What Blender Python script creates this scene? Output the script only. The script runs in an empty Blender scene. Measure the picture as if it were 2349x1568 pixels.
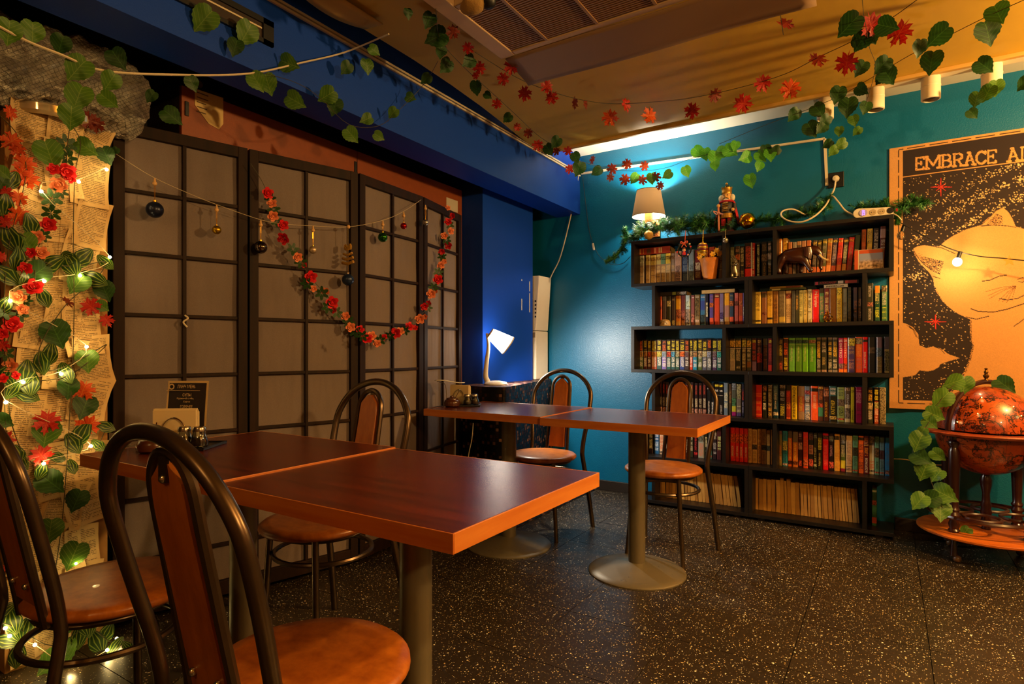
import bpy, math, random
import numpy as np
from mathutils import Vector, Matrix, Quaternion, noise
random.seed(7)
SC = bpy.context.scene
COL = SC.collection
# ------------------------------------------------------------------ camera
F_PX, CX, HOR, HC = 1356.0, 1174.5, 805.0, 1.05      # focal length and principal column in pixels of a 2349x1568 frame, horizon row, eye height
A = math.radians(32.5)                               # angle between the view and the long axis of the room
CA, SA = math.cos(A), math.sin(A)
cd = bpy.data.cameras.new('camera'); cam = bpy.data.objects.new('camera', cd); COL.objects.link(cam)
cd.sensor_fit = 'HORIZONTAL'; cd.sensor_width = 36.0; cd.lens = 36.0 * F_PX / 2349.0
cd.shift_y = (HOR - 784.0) / 2349.0; cd.clip_start = 0.02
cam.location = (0, 0, HC); cam.rotation_euler = (math.pi / 2, 0, A)
SC.camera = cam
# ------------------------------------------------------------------ view, world
SC.view_settings.view_transform = 'Standard'; SC.view_settings.look = 'None'
SC.view_settings.gamma = 1.0; SC.view_settings.use_curve_mapping = False
SC.view_settings.exposure = 1.15
w = bpy.data.worlds.new('world'); SC.world = w; w.use_nodes = True
w.node_tree.nodes['Background'].inputs[0].default_value = (1.0, 0.72, 0.45, 1)
w.node_tree.nodes['Background'].inputs[1].default_value = 0.006
SC.cycles.max_bounces = 4; SC.cycles.diffuse_bounces = 2; SC.cycles.glossy_bounces = 2
SC.cycles.transmission_bounces = 4; SC.cycles.transparent_max_bounces = 4
SC.cycles.caustics_reflective = False; SC.cycles.caustics_refractive = False
SC.cycles.sample_clamp_indirect = 4.0
# ------------------------------------------------------------------ the room's own lamps, out of the frame (warm ceiling bulbs)
def lamp(name, kind, loc, power, col, size=0.1, aim=None, spot=None, blend=0.5):
    d = bpy.data.lights.new(name, kind); d.energy = power; d.color = col
    if kind == 'AREA': d.size = size
    else: d.shadow_soft_size = size
    if kind == 'SPOT': d.spot_size = spot; d.spot_blend = blend
    o = bpy.data.objects.new(name, d); COL.objects.link(o); o.location = loc
    if aim is not None:
        o.rotation_euler = (Vector(aim) - Vector(loc)).to_track_quat('-Z', 'Y').to_euler()
    return o
WARM = (1.0, 0.60, 0.21)
lamp('ceiling_bulb_light', 'POINT', (1.50, 3.05, 2.15), 95, WARM, 0.05)
lamp('ceiling_bulb_light', 'POINT', (1.95, 0.75, 2.10), 60, WARM, 0.06)
lamp('ceiling_bulb_light', 'POINT', (-0.55, -1.15, 2.15), 9, WARM, 0.08)
lamp('ceiling_spot_light', 'SPOT', (0.85, 1.55, 2.38), 120, WARM, 0.04, (0.55, 1.75, 0), math.radians(100), 0.8)
# ------------------------------------------------------------------ geometry of the view: pixel -> point on a plane of the room
def ray(u, v):
    a = (u - CX) / F_PX
    return Vector((a * CA - SA, a * SA + CA, -(v - HOR) / F_PX))
EYE = Vector((0, 0, HC))
def atD(u, v, d): return EYE + ray(u, v) * d
def atY(u, v, y): r = ray(u, v); return EYE + r * (y / r.y)
def atX(u, v, x): r = ray(u, v); return EYE + r * (x / r.x)
def atZ(u, v, z): r = ray(u, v); return EYE + r * ((z - HC) / r.z)
def depth(p): return p[1] * CA - p[0] * SA
def proj(p):
    d = depth(p); l = p[0] * CA + p[1] * SA
    return CX + F_PX * l / d, HOR - F_PX * (p[2] - HC) / d
# ------------------------------------------------------------------ mesh builder
class MB:
    def __init__(s): s.v = []; s.f = []; s.m = []; s.mi = 0
    def add(s, vs, fs):
        b = len(s.v); s.v += [Vector(p) for p in vs]
        s.f += [tuple(b + i for i in f) for f in fs]; s.m += [s.mi] * len(fs); return s
    def box(s, x0, x1, y0, y1, z0, z1):
        return s.add([(x0,y0,z0),(x1,y0,z0),(x1,y1,z0),(x0,y1,z0),(x0,y0,z1),(x1,y0,z1),(x1,y1,z1),(x0,y1,z1)],
                     [(0,3,2,1),(4,5,6,7),(0,1,5,4),(1,2,6,5),(2,3,7,6),(3,0,4,7)])
    def bar(s, p, q, w, h, up=(0,0,1)):
        p = Vector(p); q = Vector(q); d = (q - p).normalized(); x = d.cross(Vector(up)).normalized(); y = x.cross(d)
        c = [(-w/2,-h/2),(w/2,-h/2),(w/2,h/2),(-w/2,h/2)]
        vs = [p + x*a + y*b for a, b in c] + [q + x*a + y*b for a, b in c]
        return s.add(vs, [(3,2,1,0),(4,5,6,7),(0,1,5,4),(1,2,6,5),(2,3,7,6),(3,0,4,7)])
    def tube(s, pts, r, n=8, closed=False, cap=True):
        pts = [Vector(p) for p in pts]; N = len(pts); rs = r if isinstance(r, (list, tuple)) else [r] * N
        vs = []; prev = None
        for i in range(N):
            a = pts[(i-1) % N] if (closed or i > 0) else pts[i]; b = pts[(i+1) % N] if (closed or i < N-1) else pts[i]
            t = (b - a); t = t.normalized() if t.length > 1e-9 else Vector((0,0,1))
            if prev is None:
                x = t.orthogonal().normalized()
            else:
                x = prev - t * prev.dot(t); x = x.normalized() if x.length > 1e-6 else t.orthogonal().normalized()
            prev = x; y = t.cross(x)
            vs += [pts[i] + (x*math.cos(2*math.pi*k/n) + y*math.sin(2*math.pi*k/n)) * rs[i] for k in range(n)]
        fs = []
        for i in range(N if closed else N-1):
            j = (i+1) % N
            for k in range(n):
                l = (k+1) % n; fs.append((i*n+k, i*n+l, j*n+l, j*n+k))
        if not closed and cap: fs += [tuple(range(n-1, -1, -1)), tuple((N-1)*n + k for k in range(n))]
        return s.add(vs, fs)
    def lathe(s, prof, c=(0,0,0), n=24, arc=2*math.pi):
        c = Vector(c); vs = []; full = abs(arc - 2*math.pi) < 1e-6; m = n if full else n + 1
        for r, z in prof:
            vs += [c + Vector((max(r,1e-5)*math.cos(arc*k/n), max(r,1e-5)*math.sin(arc*k/n), z)) for k in range(m)]
        fs = []
        for i in range(len(prof)-1):
            for k in range(n):
                l = (k+1) % m; fs.append((i*m+k, i*m+l, (i+1)*m+l, (i+1)*m+k))
        return s.add(vs, fs)
    def ball(s, c, r, n=16, m=10, sz=1.0):
        return s.lathe([(r*math.sin(math.pi*i/m), -r*sz*math.cos(math.pi*i/m)) for i in range(m+1)], c, n)
    def prism(s, poly, a, b, axis='y'):
        n = len(poly)
        def P(p, t): return {'y': (p[0], t, p[1]), 'x': (t, p[0], p[1]), 'z': (p[0], p[1], t)}[axis]
        vs = [P(p, a) for p in poly] + [P(p, b) for p in poly]
        fs = [tuple(range(n)), tuple(range(2*n-1, n-1, -1))] + [(i, i+n, (i+1) % n + n, (i+1) % n) for i in range(n)]
        return s.add(vs, fs)
    def grid(s, fn, nu, nv):
        vs = [fn(i/nu, j/nv) for j in range(nv+1) for i in range(nu+1)]
        fs = [(j*(nu+1)+i, j*(nu+1)+i+1, (j+1)*(nu+1)+i+1, (j+1)*(nu+1)+i) for j in range(nv) for i in range(nu)]
        return s.add(vs, fs)
    def mesh(s, name, mats, smooth=False, origin=(0,0,0)):
        o = Vector(origin); me = bpy.data.meshes.new(name)
        me.from_pydata([p - o for p in s.v], [], s.f)
        for m in (mats if isinstance(mats, (list, tuple)) else [mats]): me.materials.append(m)
        if any(s.m): me.polygons.foreach_set('material_index', s.m)
        if smooth: smooth_mesh(me, smooth)
        me.validate(); return me
    def build(s, name, mats, parent=None, smooth=False, origin=(0,0,0), bevel=0):
        me = s.mesh(name, mats, smooth, origin)
        return obj(name, me, parent, origin, bevel)
def smooth_mesh(me, ang=True):
    me.polygons.foreach_set('use_smooth', [True] * len(me.polygons))
    try: me.set_sharp_from_angle(angle=math.radians(40 if ang is True else ang))
    except Exception: pass
def wloc(o):
    p = Vector((0,0,0))
    while o is not None: p += o.location; o = o.parent
    return p
def obj(name, me, parent=None, origin=(0,0,0), bevel=0):
    o = bpy.data.objects.new(name, me); COL.objects.link(o)
    o.location = Vector(origin) - (wloc(parent) if (parent is not None and Vector(origin).length > 0) else Vector((0,0,0)))
    if parent is not None: o.parent = parent
    if bevel:
        b = o.modifiers.new('bevel', 'BEVEL'); b.width = bevel; b.segments = 2; b.limit_method = 'ANGLE'; b.angle_limit = math.radians(40)
    return o
def spin(o, rot, loc): o.rotation_euler = rot; o.location = loc; return o
def tag(o, label=None, cat=None, group=None, kind=None):
    if label: o['label'] = label
    if cat: o['category'] = cat
    if group: o['group'] = group
    if kind: o['kind'] = kind
    return o
def thing(name, label, cat, loc=(0,0,0), rz=0, group=None):
    o = bpy.data.objects.new(name, None); COL.objects.link(o); o.empty_display_size = 0.05
    o.location = loc; o.rotation_euler = (0, 0, rz); return tag(o, label, cat, group)
def struct(o): o['kind'] = 'structure'; return o
def copy_tree(o, parent=None):
    c = o.copy(); COL.objects.link(c); c.parent = parent
    for ch in list(o.children): copy_tree(ch, c)
    return c
def catmull(pts, n=6, closed=False):
    pts = [Vector(p) for p in pts]; N = len(pts); out = []
    for i in range(N if closed else N-1):
        p0 = pts[(i-1) % N] if (closed or i > 0) else pts[i]*2 - pts[i+1]
        p1 = pts[i]; p2 = pts[(i+1) % N]
        p3 = pts[(i+2) % N] if (closed or i+2 < N) else p2*2 - p1
        for k in range(n):
            t = k / n
            out.append(0.5*((2*p1) + (p2-p0)*t + (2*p0-5*p1+4*p2-p3)*t*t + (3*p1-p0-3*p2+p3)*t**3))
    if not closed: out.append(pts[-1])
    return out
ORD = ['first','second','third','fourth','fifth','sixth','seventh','eighth','ninth','tenth','eleventh','twelfth','thirteenth','fourteenth','fifteenth','sixteenth','seventeenth','eighteenth','nineteenth','twentieth','twenty-first','twenty-second','twenty-third','twenty-fourth','twenty-fifth','twenty-sixth','twenty-seventh','twenty-eighth','twenty-ninth','thirtieth']
# ------------------------------------------------------------------ materials
def lin(c):
    if isinstance(c, str):
        c = c.lstrip('#')
        c = [int(x*2, 16)/255 for x in c] if len(c) == 3 else [int(c[i:i+2], 16)/255 for i in (0,2,4)]
        return tuple(((x/12.92) if x <= 0.04045 else ((x+0.055)/1.055)**2.4) for x in c)
    return tuple(c)
class NT:
    def __init__(s, name):
        s.mat = bpy.data.materials.new(name); s.mat.use_nodes = True; s.t = s.mat.node_tree
        s.b = s.t.nodes['Principled BSDF']; s.out = s.t.nodes['Material Output']
    def n(s, typ, **kw):
        nd = s.t.nodes.new(typ)
        for k, v in kw.items():
            if k.startswith('i_'):
                key = k[2:]; key = int(key) if key.isdigit() else key.replace('_', ' ')
                if hasattr(v, 'is_linked') or hasattr(v, 'links'): s.t.links.new(v, nd.inputs[key])
                else: nd.inputs[key].default_value = v
            else: setattr(nd, k, v)
        return nd
    def link(s, a, b): s.t.links.new(a, b)
    def co(s, kind='Object'): return s.n('ShaderNodeTexCoord').outputs[kind]
    def pos(s): return s.n('ShaderNodeNewGeometry').outputs['Position']
    def mapped(s, vec, scale=(1,1,1), rot=(0,0,0), loc=(0,0,0)):
        return s.n('ShaderNodeMapping', i_Vector=vec, i_Scale=scale, i_Rotation=rot, i_Location=loc).outputs[0]
    def noise(s, vec, scale, detail=3, rough=0.5):
        return s.n('ShaderNodeTexNoise', i_Vector=vec, i_Scale=scale, i_Detail=detail, i_Roughness=rough).outputs[0]
    def ramp(s, fac, stops):
        r = s.n('ShaderNodeValToRGB', i_Fac=fac); e = r.color_ramp.elements
        while len(e) < len(stops): e.new(0.5)
        for i, (p, c) in enumerate(stops):
            e[i].position = p; c = lin(c) if isinstance(c, str) else c; e[i].color = tuple(c[:3]) + (1,)
        return r.outputs[0]
    def mix(s, fac, a, b, mode='MIX'):
        m = s.n('ShaderNodeMix', data_type='RGBA', blend_type=mode)
        for k, v in ((0, fac), (6, a), (7, b)):
            if hasattr(v, 'links'): s.link(v, m.inputs[k])
            else: m.inputs[k].default_value = v if k == 0 else (tuple(v[:3]) + (1,))
        return m.outputs[2]
    def math(s, op, a, b=None, c=None):
        m = s.n('ShaderNodeMath', operation=op)
        for i, v in enumerate((a, b, c)):
            if v is None: continue
            if hasattr(v, 'links'): s.link(v, m.inputs[i])
            else: m.inputs[i].default_value = v
        return m.outputs[0]
    def bump(s, h, strength=0.3, dist=0.01):
        s.link(s.n('ShaderNodeBump', i_Height=h, i_Strength=strength, i_Distance=dist).outputs[0], s.b.inputs['Normal'])
    def set(s, color=None, rough=None, metal=None, coat=None, spec=None, emit=None, estr=None, trans=None, alpha=None, ior=None, coatr=None, sheen=None):
        for k, v in (('Base Color', color), ('Roughness', rough), ('Metallic', metal), ('Coat Weight', coat), ('Specular IOR Level', spec),
                     ('Emission Color', emit), ('Emission Strength', estr), ('Transmission Weight', trans), ('Alpha', alpha), ('IOR', ior), ('Coat Roughness', coatr), ('Sheen Weight', sheen)):
            if v is None: continue
            if hasattr(v, 'links'): s.link(v, s.b.inputs[k])
            else:
                if k in ('Base Color', 'Emission Color'): v = tuple(v[:3]) + (1,)
                s.b.inputs[k].default_value = v
        return s.mat
MATS = {}
def M(name, col, rough=0.5, metal=0.0, var=0.0, vs=8.0, bump=0.0, bs=60.0, coat=0.0, emit=0.0, spec=None, trans=None, alpha=None, ior=None, bd=0.004):
    if name in MATS: return MATS[name]
    t = NT(name); c = lin(col)
    if var:
        cc = t.mix(t.ramp(t.noise(t.co(), vs, 4, 0.6), [(0.25, (0,0,0)), (0.75, (1,1,1))]), tuple(x*(1-var) for x in c), tuple(min(1, x*(1+var*0.6)) for x in c))
    else: cc = c
    t.set(color=cc, rough=rough, metal=metal, coat=coat, spec=spec, trans=trans, alpha=alpha, ior=ior)
    if emit: t.set(emit=c, estr=emit)
    if bump: t.bump(t.noise(t.co(), bs, 3), bump, bd)
    MATS[name] = t.mat; return t.mat
def wood(name, c0, c1, rough=0.4, scale=1.0, axis=0, coat=0.0, bump=0.08):
    t = NT(name); sc = [22*scale]*3; sc[axis] = 1.6*scale
    n1 = t.noise(t.mapped(t.co(), sc), 1.0, 5, 0.65)
    col = t.ramp(n1, [(0.3, c0), (0.7, c1)])
    t.set(color=col, rough=rough, coat=coat); t.bump(n1, bump, 0.003); return t.mat
# ================================================================== shared materials
def set_attr(me, name, vals, typ='FLOAT_VECTOR', dom='POINT'):
    a = me.attributes.new(name, typ, dom)
    if typ == 'FLOAT_COLOR': a.data.foreach_set('color', np.asarray(vals, dtype=np.float32).ravel())
    elif typ == 'FLOAT': a.data.foreach_set('value', np.asarray(vals, dtype=np.float32).ravel())
    else: a.data.foreach_set('vector', np.asarray(vals, dtype=np.float32).ravel())
def paint(name, col, rough=0.42, b=0.12, bs=220, var=0.06, spec=0.5):
    t = NT(name); c = lin(col); p = t.pos()
    cc = t.mix(t.noise(p, 3.0, 1), tuple(x*(1-var) for x in c), tuple(x*(1+var) for x in c))
    t.set(color=cc, rough=rough, spec=spec); t.bump(t.noise(p, bs, 0), b, 0.003); return t.mat
m_teal = paint('teal_wall_paint', '005f83', 0.40, 0.22, 160)
m_blue = paint('blue_wall_paint', '0a3da6', 0.55, spec=0.22)
m_navy = paint('navy_wall_paint', '0a1236', 0.6)
m_dark = paint('dark_wall_paint', '1a1512', 0.8)
m_ochre = paint('ochre_ceiling_paint', 'd0a22a', 0.62, 0.2, 30, 0.12)
m_white = paint('white_ceiling_paint', 'e6d9bb', 0.6)
m_warmwall = paint('warm_wall_paint', '6b4a2c', 0.7)
def terrazzo():
    t = NT('terrazzo_tile'); p = t.pos()
    base = t.mix(t.noise(p, 2.2, 2, 0.6), lin('231b12'), lin('3c3020'))
    base = t.mix(t.math('MULTIPLY', t.noise(p, 60, 1), 0.5), base, lin('0c0a07'))
    h = None
    for sc, th in ((58, 0.36), (105, 0.40), (190, 0.40)):
        v = t.n('ShaderNodeTexVoronoi', i_Vector=p, i_Scale=sc, i_Randomness=1.0)
        rnd = t.n('ShaderNodeSeparateColor', i_Color=v.outputs['Color'])
        thr = t.math('MULTIPLY', t.math('SUBTRACT', rnd.outputs[0], 0.60 if sc < 100 else 0.50), th * 1.5)
        m = t.math('LESS_THAN', v.outputs['Distance'], thr)
        cc = t.ramp(rnd.outputs[1], [(0.0, '8a6c40'), (0.35, 'd8bc88'), (0.8, 'fff4d8')])
        base = t.mix(m, base, cc)
    t.set(color=base, rough=t.math('ADD', t.math('MULTIPLY', t.noise(p, 14, 2), 0.25), 0.24), spec=0.5)
    return t.mat
m_terrazzo = terrazzo()
m_grout = M('floor_joint', '0c0a08', 0.9)
def mosaic(name, c1, c2, grout, size=0.021):
    t = NT(name); at = t.n('ShaderNodeAttribute', attribute_name='uvm').outputs['Vector']
    br = t.n('ShaderNodeTexBrick', i_Vector=at, i_Color1=lin(c1)+(1,), i_Color2=lin(c2)+(1,), i_Mortar=lin(grout)+(1,), i_Scale=1.0, i_Mortar_Size=0.0016, i_Bias=-0.15, i_Brick_Width=size, i_Row_Height=size)
    br.offset = 0.0
    nz = t.n('ShaderNodeTexWhiteNoise', noise_dimensions='3D', i_Vector=t.n('ShaderNodeVectorMath', operation='FLOOR', i_0=t.mapped(at, (1/size,)*3)).outputs[0]).outputs[0]
    tile = t.ramp(nz, [(0.0, c1), (0.55, c1), (0.8, c2), (1.0, '8a6450')])
    t.set(color=t.mix(br.outputs[1], tile, lin(grout)), rough=t.math('ADD', 0.32, t.math('MULTIPLY', nz, 0.3)), spec=0.15); t.bump(t.math('SUBTRACT', 1.0, br.outputs[1]), 0.6, 0.002); return t.mat
m_mosaic = mosaic('dark_mosaic', '0a0808', '3a2018', '040303')
m_mosaic_top = mosaic('counter_top_mosaic', '2a1a18', '7a5348', '120c0a')
def page_mat():
    t = NT('printed_book_page'); at = t.n('ShaderNodeAttribute', attribute_name='uvm').outputs['Vector']
    s = t.n('ShaderNodeSeparateXYZ', i_Vector=at); x, y, z = s.outputs
    line = t.math('MULTIPLY', y, 1/0.0062)
    fr = t.math('FRACT', line); ln = t.math('FLOOR', line)
    ink = t.math('LESS_THAN', t.math('ABSOLUTE', t.math('SUBTRACT', fr, 0.5)), 0.23)
    cv = t.n('ShaderNodeCombineXYZ', i_X=t.math('MULTIPLY', x, 260.0), i_Y=t.math('MULTIPLY', ln, 7.3), i_Z=z)
    wd = t.math('GREATER_THAN', t.noise(cv.outputs[0], 1.0, 1), 0.40)
    ind = t.n('ShaderNodeTexWhiteNoise', noise_dimensions='2D', i_Vector=t.n('ShaderNodeCombineXYZ', i_X=ln, i_Y=z).outputs[0]).outputs[0]
    rt = t.math('LESS_THAN', x, t.math('SUBTRACT', 0.118, t.math('MULTIPLY', t.math('GREATER_THAN', ind, 0.8), t.math('MULTIPLY', ind, 0.045))))
    lf = t.math('GREATER_THAN', x, 0.014); tp = t.math('GREATER_THAN', y, 0.014); bt = t.math('LESS_THAN', y, 0.176)
    m = ink
    for k in (wd, rt, lf, tp, bt): m = t.math('MULTIPLY', m, k)
    pap = t.mix(t.noise(t.pos(), 16, 4), lin('c99a55'), lin('efd49a'))
    t.set(color=t.mix(t.math('MULTIPLY', m, 0.72), pap, lin('3a2410')), rough=0.75); return t.mat
m_page = page_mat()
def foil_mat():
    t = NT('silver_foil_under_net'); p = t.co()
    n = t.noise(p, 26, 6, 0.7)
    def lattice(a):
        q = t.mapped(p, (1, 1, 1), (math.radians(a), 0, 0))
        s = t.n('ShaderNodeSeparateXYZ', i_Vector=q).outputs[2]
        return t.math('LESS_THAN', t.math('ABSOLUTE', t.math('SUBTRACT', t.math('FRACT', t.math('MULTIPLY', s, 92.0)), 0.5)), 0.06)
    net = t.math('MULTIPLY', t.math('MAXIMUM', lattice(38), lattice(-38)), 0.75)
    t.set(color=t.mix(net, t.ramp(n, [(0.3, '9a9284'), (0.7, 'f0e8d8')]), lin('14100c')), rough=t.math('ADD', 0.30, t.math('MULTIPLY', net, 0.5)), metal=t.math('SUBTRACT', 1.0, net))
    t.bump(n, 1.0, 0.05); return t.mat
m_foil = foil_mat()
m_cable_w = M('white_cable', 'd8c7a4', 0.5)
m_cable_b = M('black_cable', '0b0b0c', 0.45)
m_offwhite = M('off_white_plastic', 'd9ccb0', 0.45, var=0.05)
m_black = M('black_plastic', '0a0a0a', 0.45)
m_chrome = M('chrome', 'd8d2c8', 0.16, 1.0)
m_glass = M('clear_glass', 'f4efe6', 0.04, trans=1.0, ior=1.45)
# ================================================================== the room
YW, XL, XR, YF, ZC = 4.155, -2.75, 2.6, -1.8, 2.56
floor = MB().box(XL, XR, YF, YW, -0.10, -0.006).build('floor', m_grout); struct(floor)
xs = [-0.281 + 0.403*k for k in range(-7, 9)]; ys = [YW - 0.403*k for k in range(0, 16)]
full = None
for i in range(len(xs)-1):
    for j in range(len(ys)-1):
        x0, x1, y1, y0 = max(xs[i], XL), min(xs[i+1], XR), ys[j], max(ys[j+1], YF)
        if x1 - x0 < 0.02 or y1 - y0 < 0.02: continue
        w_, h_ = x1-x0-0.003, y1-y0-0.003
        if abs(w_-0.4) < 1e-4 and abs(h_-0.4) < 1e-4:
            if full is None: full = MB().box(-0.2, 0.2, -0.2, 0.2, -0.006, 0).mesh('tile', m_terrazzo)
            me = full
        else: me = MB().box(-w_/2, w_/2, -h_/2, h_/2, -0.006, 0).mesh('tile', m_terrazzo)
        o = bpy.data.objects.new('tile', me); COL.objects.link(o); o.parent = floor; o.location = ((x0+x1)/2, (y0+y1)/2, 0)
struct(MB().box(XL-0.1, XR+0.1, YW, YW+0.12, -0.1, 2.7).build('wall_back', m_teal))
struct(MB().box(XL-0.12, XL, YF-0.1, YW, -0.1, 2.7).build('wall_left', m_dark))
struct(MB().box(XR, XR+0.12, YF-0.1, YW, -0.1, 2.7).build('wall_right', m_warmwall))
struct(MB().box(XL, XR, YF-0.12, YF, -0.1, 2.7).build('wall_front', m_warmwall))
struct(MB().box(XL, XR, YF, YW, ZC, ZC+0.12).build('ceiling', m_white))
# dropped ochre ceiling with a curved corner towards the beam
ZD = 2.42
poly = [(-1.88, YF), (XR, YF), (XR, 3.55), (-2.015, 3.55), (-2.015, 3.42), (-1.99, 3.2), (-1.955, 2.95), (-1.925, 2.7), (-1.90, 2.4), (-1.885, 2.1)]
struct(MB().prism(poly, ZD, ZD+0.035, 'z').build('ceiling_panel', m_ochre))
struct(MB().bar((-2.0, 3.545, ZD-0.008), (XR, 3.545, ZD-0.008), 0.028, 0.02).build('trim_1', M('ochre_trim', 'c79a4a', 0.5), bevel=0.004))
# blue beam above the screens, blue column near the corner
XB, ZB = -2.02, 2.11
struct(MB().prism([(XB, ZB), (XB, ZC), (-2.06, ZC), (-2.06, 2.2), (-2.22, 2.2), (-2.22, ZB)], YF, YW, 'y').build('trim_2', m_blue))
struct(MB().box(XL, -2.22, YF, YW, 2.30, 2.36).build('trim_3', m_navy))
struct(MB().box(XL, -2.30, 3.243, 3.905, 0, 2.30).build('wall_column', m_blue))
wcol = bpy.data.objects['wall_column']
for u_, va, vb in ((1197, 640, 644), (1215, 645, 668), (1215, 672, 716), (1197, 685, 711)):
    a_, b_ = atX(u_, va, -2.299), atX(u_, vb, -2.299); MB().box(-2.3, -2.2985, a_.y-0.004, a_.y+0.004, b_.z, a_.z).build('paint_chip', m_white, wcol)
# baseboards
m_base = M('dark_baseboard', '241a12', 0.5, var=0.3)
struct(MB().box(-1.90, -1.53, YW-0.014, YW, 0, 0.075).build('baseboard_back', m_base, bevel=0.003))
struct(MB().box(0.03, XR, YW-0.014, YW, 0, 0.075).build('baseboard_back_right', m_base, bevel=0.003))
# paper covered pillar
pillar = struct(MB().box(XL, -2.425, 0.735, 1.035, 0, 1.84).build('wall_pillar', M('pillar_paper_base', 'a87a3c', 0.8, var=0.2)))
random.seed(11)
def page(c, ax, up, nrm, w_, h_, rot, curl, lift):
    ca, sa = math.cos(rot), math.sin(rot); vs = []; uv = []; nu, nv = 4, 4; seed = random.random()*50
    for j in range(nv+1):
        for i in range(nu+1):
            x, y = i/nu-0.5, j/nv-0.5
            px, py = x*w_*ca - y*h_*sa, x*w_*sa + y*h_*ca
            k = lift + curl*max(0, abs(x*2)+abs(y*2)-1.1)**2 + 0.003*math.sin(seed+x*5+y*3)
            vs.append(c + ax*px + up*py + nrm*k); uv.append(((x+0.5)*0.13, (0.5-y)*0.19, seed))
    fs = [(j*5+i, j*5+i+1, (j+1)*5+i+1, (j+1)*5+i) for j in range(nv) for i in range(nu)]
    m = MB().add(vs, fs); me = m.mesh('page', m_page, smooth=True); set_attr(me, 'uvm', uv)
    o = bpy.data.objects.new('page', me); COL.objects.link(o); o.parent = pillar
k = 0
for row in range(14):
    for cidx in range(3):
        z = 0.10 + row*0.130 + random.uniform(-0.03, 0.03)
        y = 0.805 + cidx*0.078 + random.uniform(-0.02, 0.02)
        big = random.random()
        page(Vector((-2.425, y, z)), Vector((0,1,0)), Vector((0,0,1)), Vector((1,0,0)), 0.118*random.uniform(0.88,1.05), 0.178*random.uniform(0.9,1.1),
             random.gauss(0, 0.16) + (0.6 if big > 0.93 else 0), random.uniform(0.006, 0.03), 0.004 + 0.0009*k % 0.012)
        k += 1
for row in range(10):
    for cidx in range(2):
        page(Vector((-2.52 - cidx*0.11, 0.735, 0.12 + row*0.18)), Vector((1,0,0)), Vector((0,0,1)), Vector((0,-1,0)), 0.13, 0.19, random.gauss(0, 0.2), 0.015, 0.005+0.001*(row % 3))
# crumpled foil duct under a net, over the pillar
m = MB(); nseg, nl = 72, 90
def foil(i, j):
    y = 0.30 + 0.88*j; a = 2*math.pi*i
    r = 0.147 + 0.035*noise.noise(Vector((2.5*math.cos(a), 2.5*math.sin(a), y*7))) + 0.024*noise.noise(Vector((7*math.cos(a), 7*math.sin(a), y*20))) + 0.008*noise.noise(Vector((18*math.cos(a), 18*math.sin(a), y*50)))
    if j > 0.9: r *= math.sqrt(max(0.02, 1-((j-0.9)/0.1)**2))
    return (-2.47 + r*math.cos(a), y, 1.995 + r*math.sin(a))
m.grid(foil, nseg, nl)
tag(m.build('foil_duct', m_foil, smooth=80), 'crumpled silver foil duct wrapped in black net above the papered pillar', 'duct')
m = MB()
m.lathe([(0.125, 0), (0.14, 0.008), (0.142, 0.03), (0.13, 0.038), (0.12, 0.03), (0.12, 0.0), (0.125, 0)], (-2.49, 0.88, 1.842), 28)
tag(m.build('clear_plastic_collar', M('shiny_clear_plastic', 'cbb896', 0.08, 0.35), smooth=True), 'shiny clear plastic ring on top of the papered pillar', 'ring')
# vent slot in the beam
v0 = atX(624, 54, XB); yv1 = v0.y; yv0 = 0.62; zt, zb = v0.z, atX(623, 110, XB).z
vt = thing('vent_slot', 'black framed ventilation slot in the upper blue beam', 'vent', (XB, (yv0+yv1)/2, zb))
m = MB()
for a, b, c, d in ((yv0, yv1, zt-0.022, zt), (yv0, yv1, zb, zb+0.016), (yv1-0.045, yv1, zb, zt), (yv0, yv0+0.045, zb, zt)): m.box(XB, XB+0.012, a, b, c, d)
m.build('frame', m_black, vt, origin=vt.location)
MB().box(XB+0.001, XB+0.004, yv0+0.04, yv1-0.04, zb+0.012, zt-0.02).build('inner_board', M('vent_inner_wood', '2e1c0c', 0.6, var=0.5, vs=14), vt, origin=vt.location)
MB().box(XB+0.004, XB+0.009, yv0+0.04, yv1-0.05, zb+0.05, zb+0.056).build('rod', m_cable_w, vt, origin=vt.location)
# cable trunking on beam and teal wall
tr = thing('cable_trunking', 'thin white cable trunking along the top of the blue beam', 'cable duct', (XB+0.006, 1.5, 2.42))
for dz in (0.0, -0.017):
    MB().box(XB, XB+0.010, 0.2, YW-0.01, 2.418+dz, 2.428+dz).build('duct', m_cable_w, tr, origin=tr.location)
p0, p1 = atY(1334, 398, YW-0.006), atY(1892, 318, YW-0.006); p2 = atY(1897, 426, YW-0.006)
tr = thing('wall_cable_trunking', 'pale cable trunking on the teal wall, running right and turning down to the socket', 'cable duct', p0)
MB().bar(p0, p1, 0.012, 0.014).build('duct', m_cable_w, tr, origin=p0)
MB().bar(p1, p2, 0.016, 0.012, (0,1,0)).build('duct', m_cable_w, tr, origin=p0)
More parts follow.
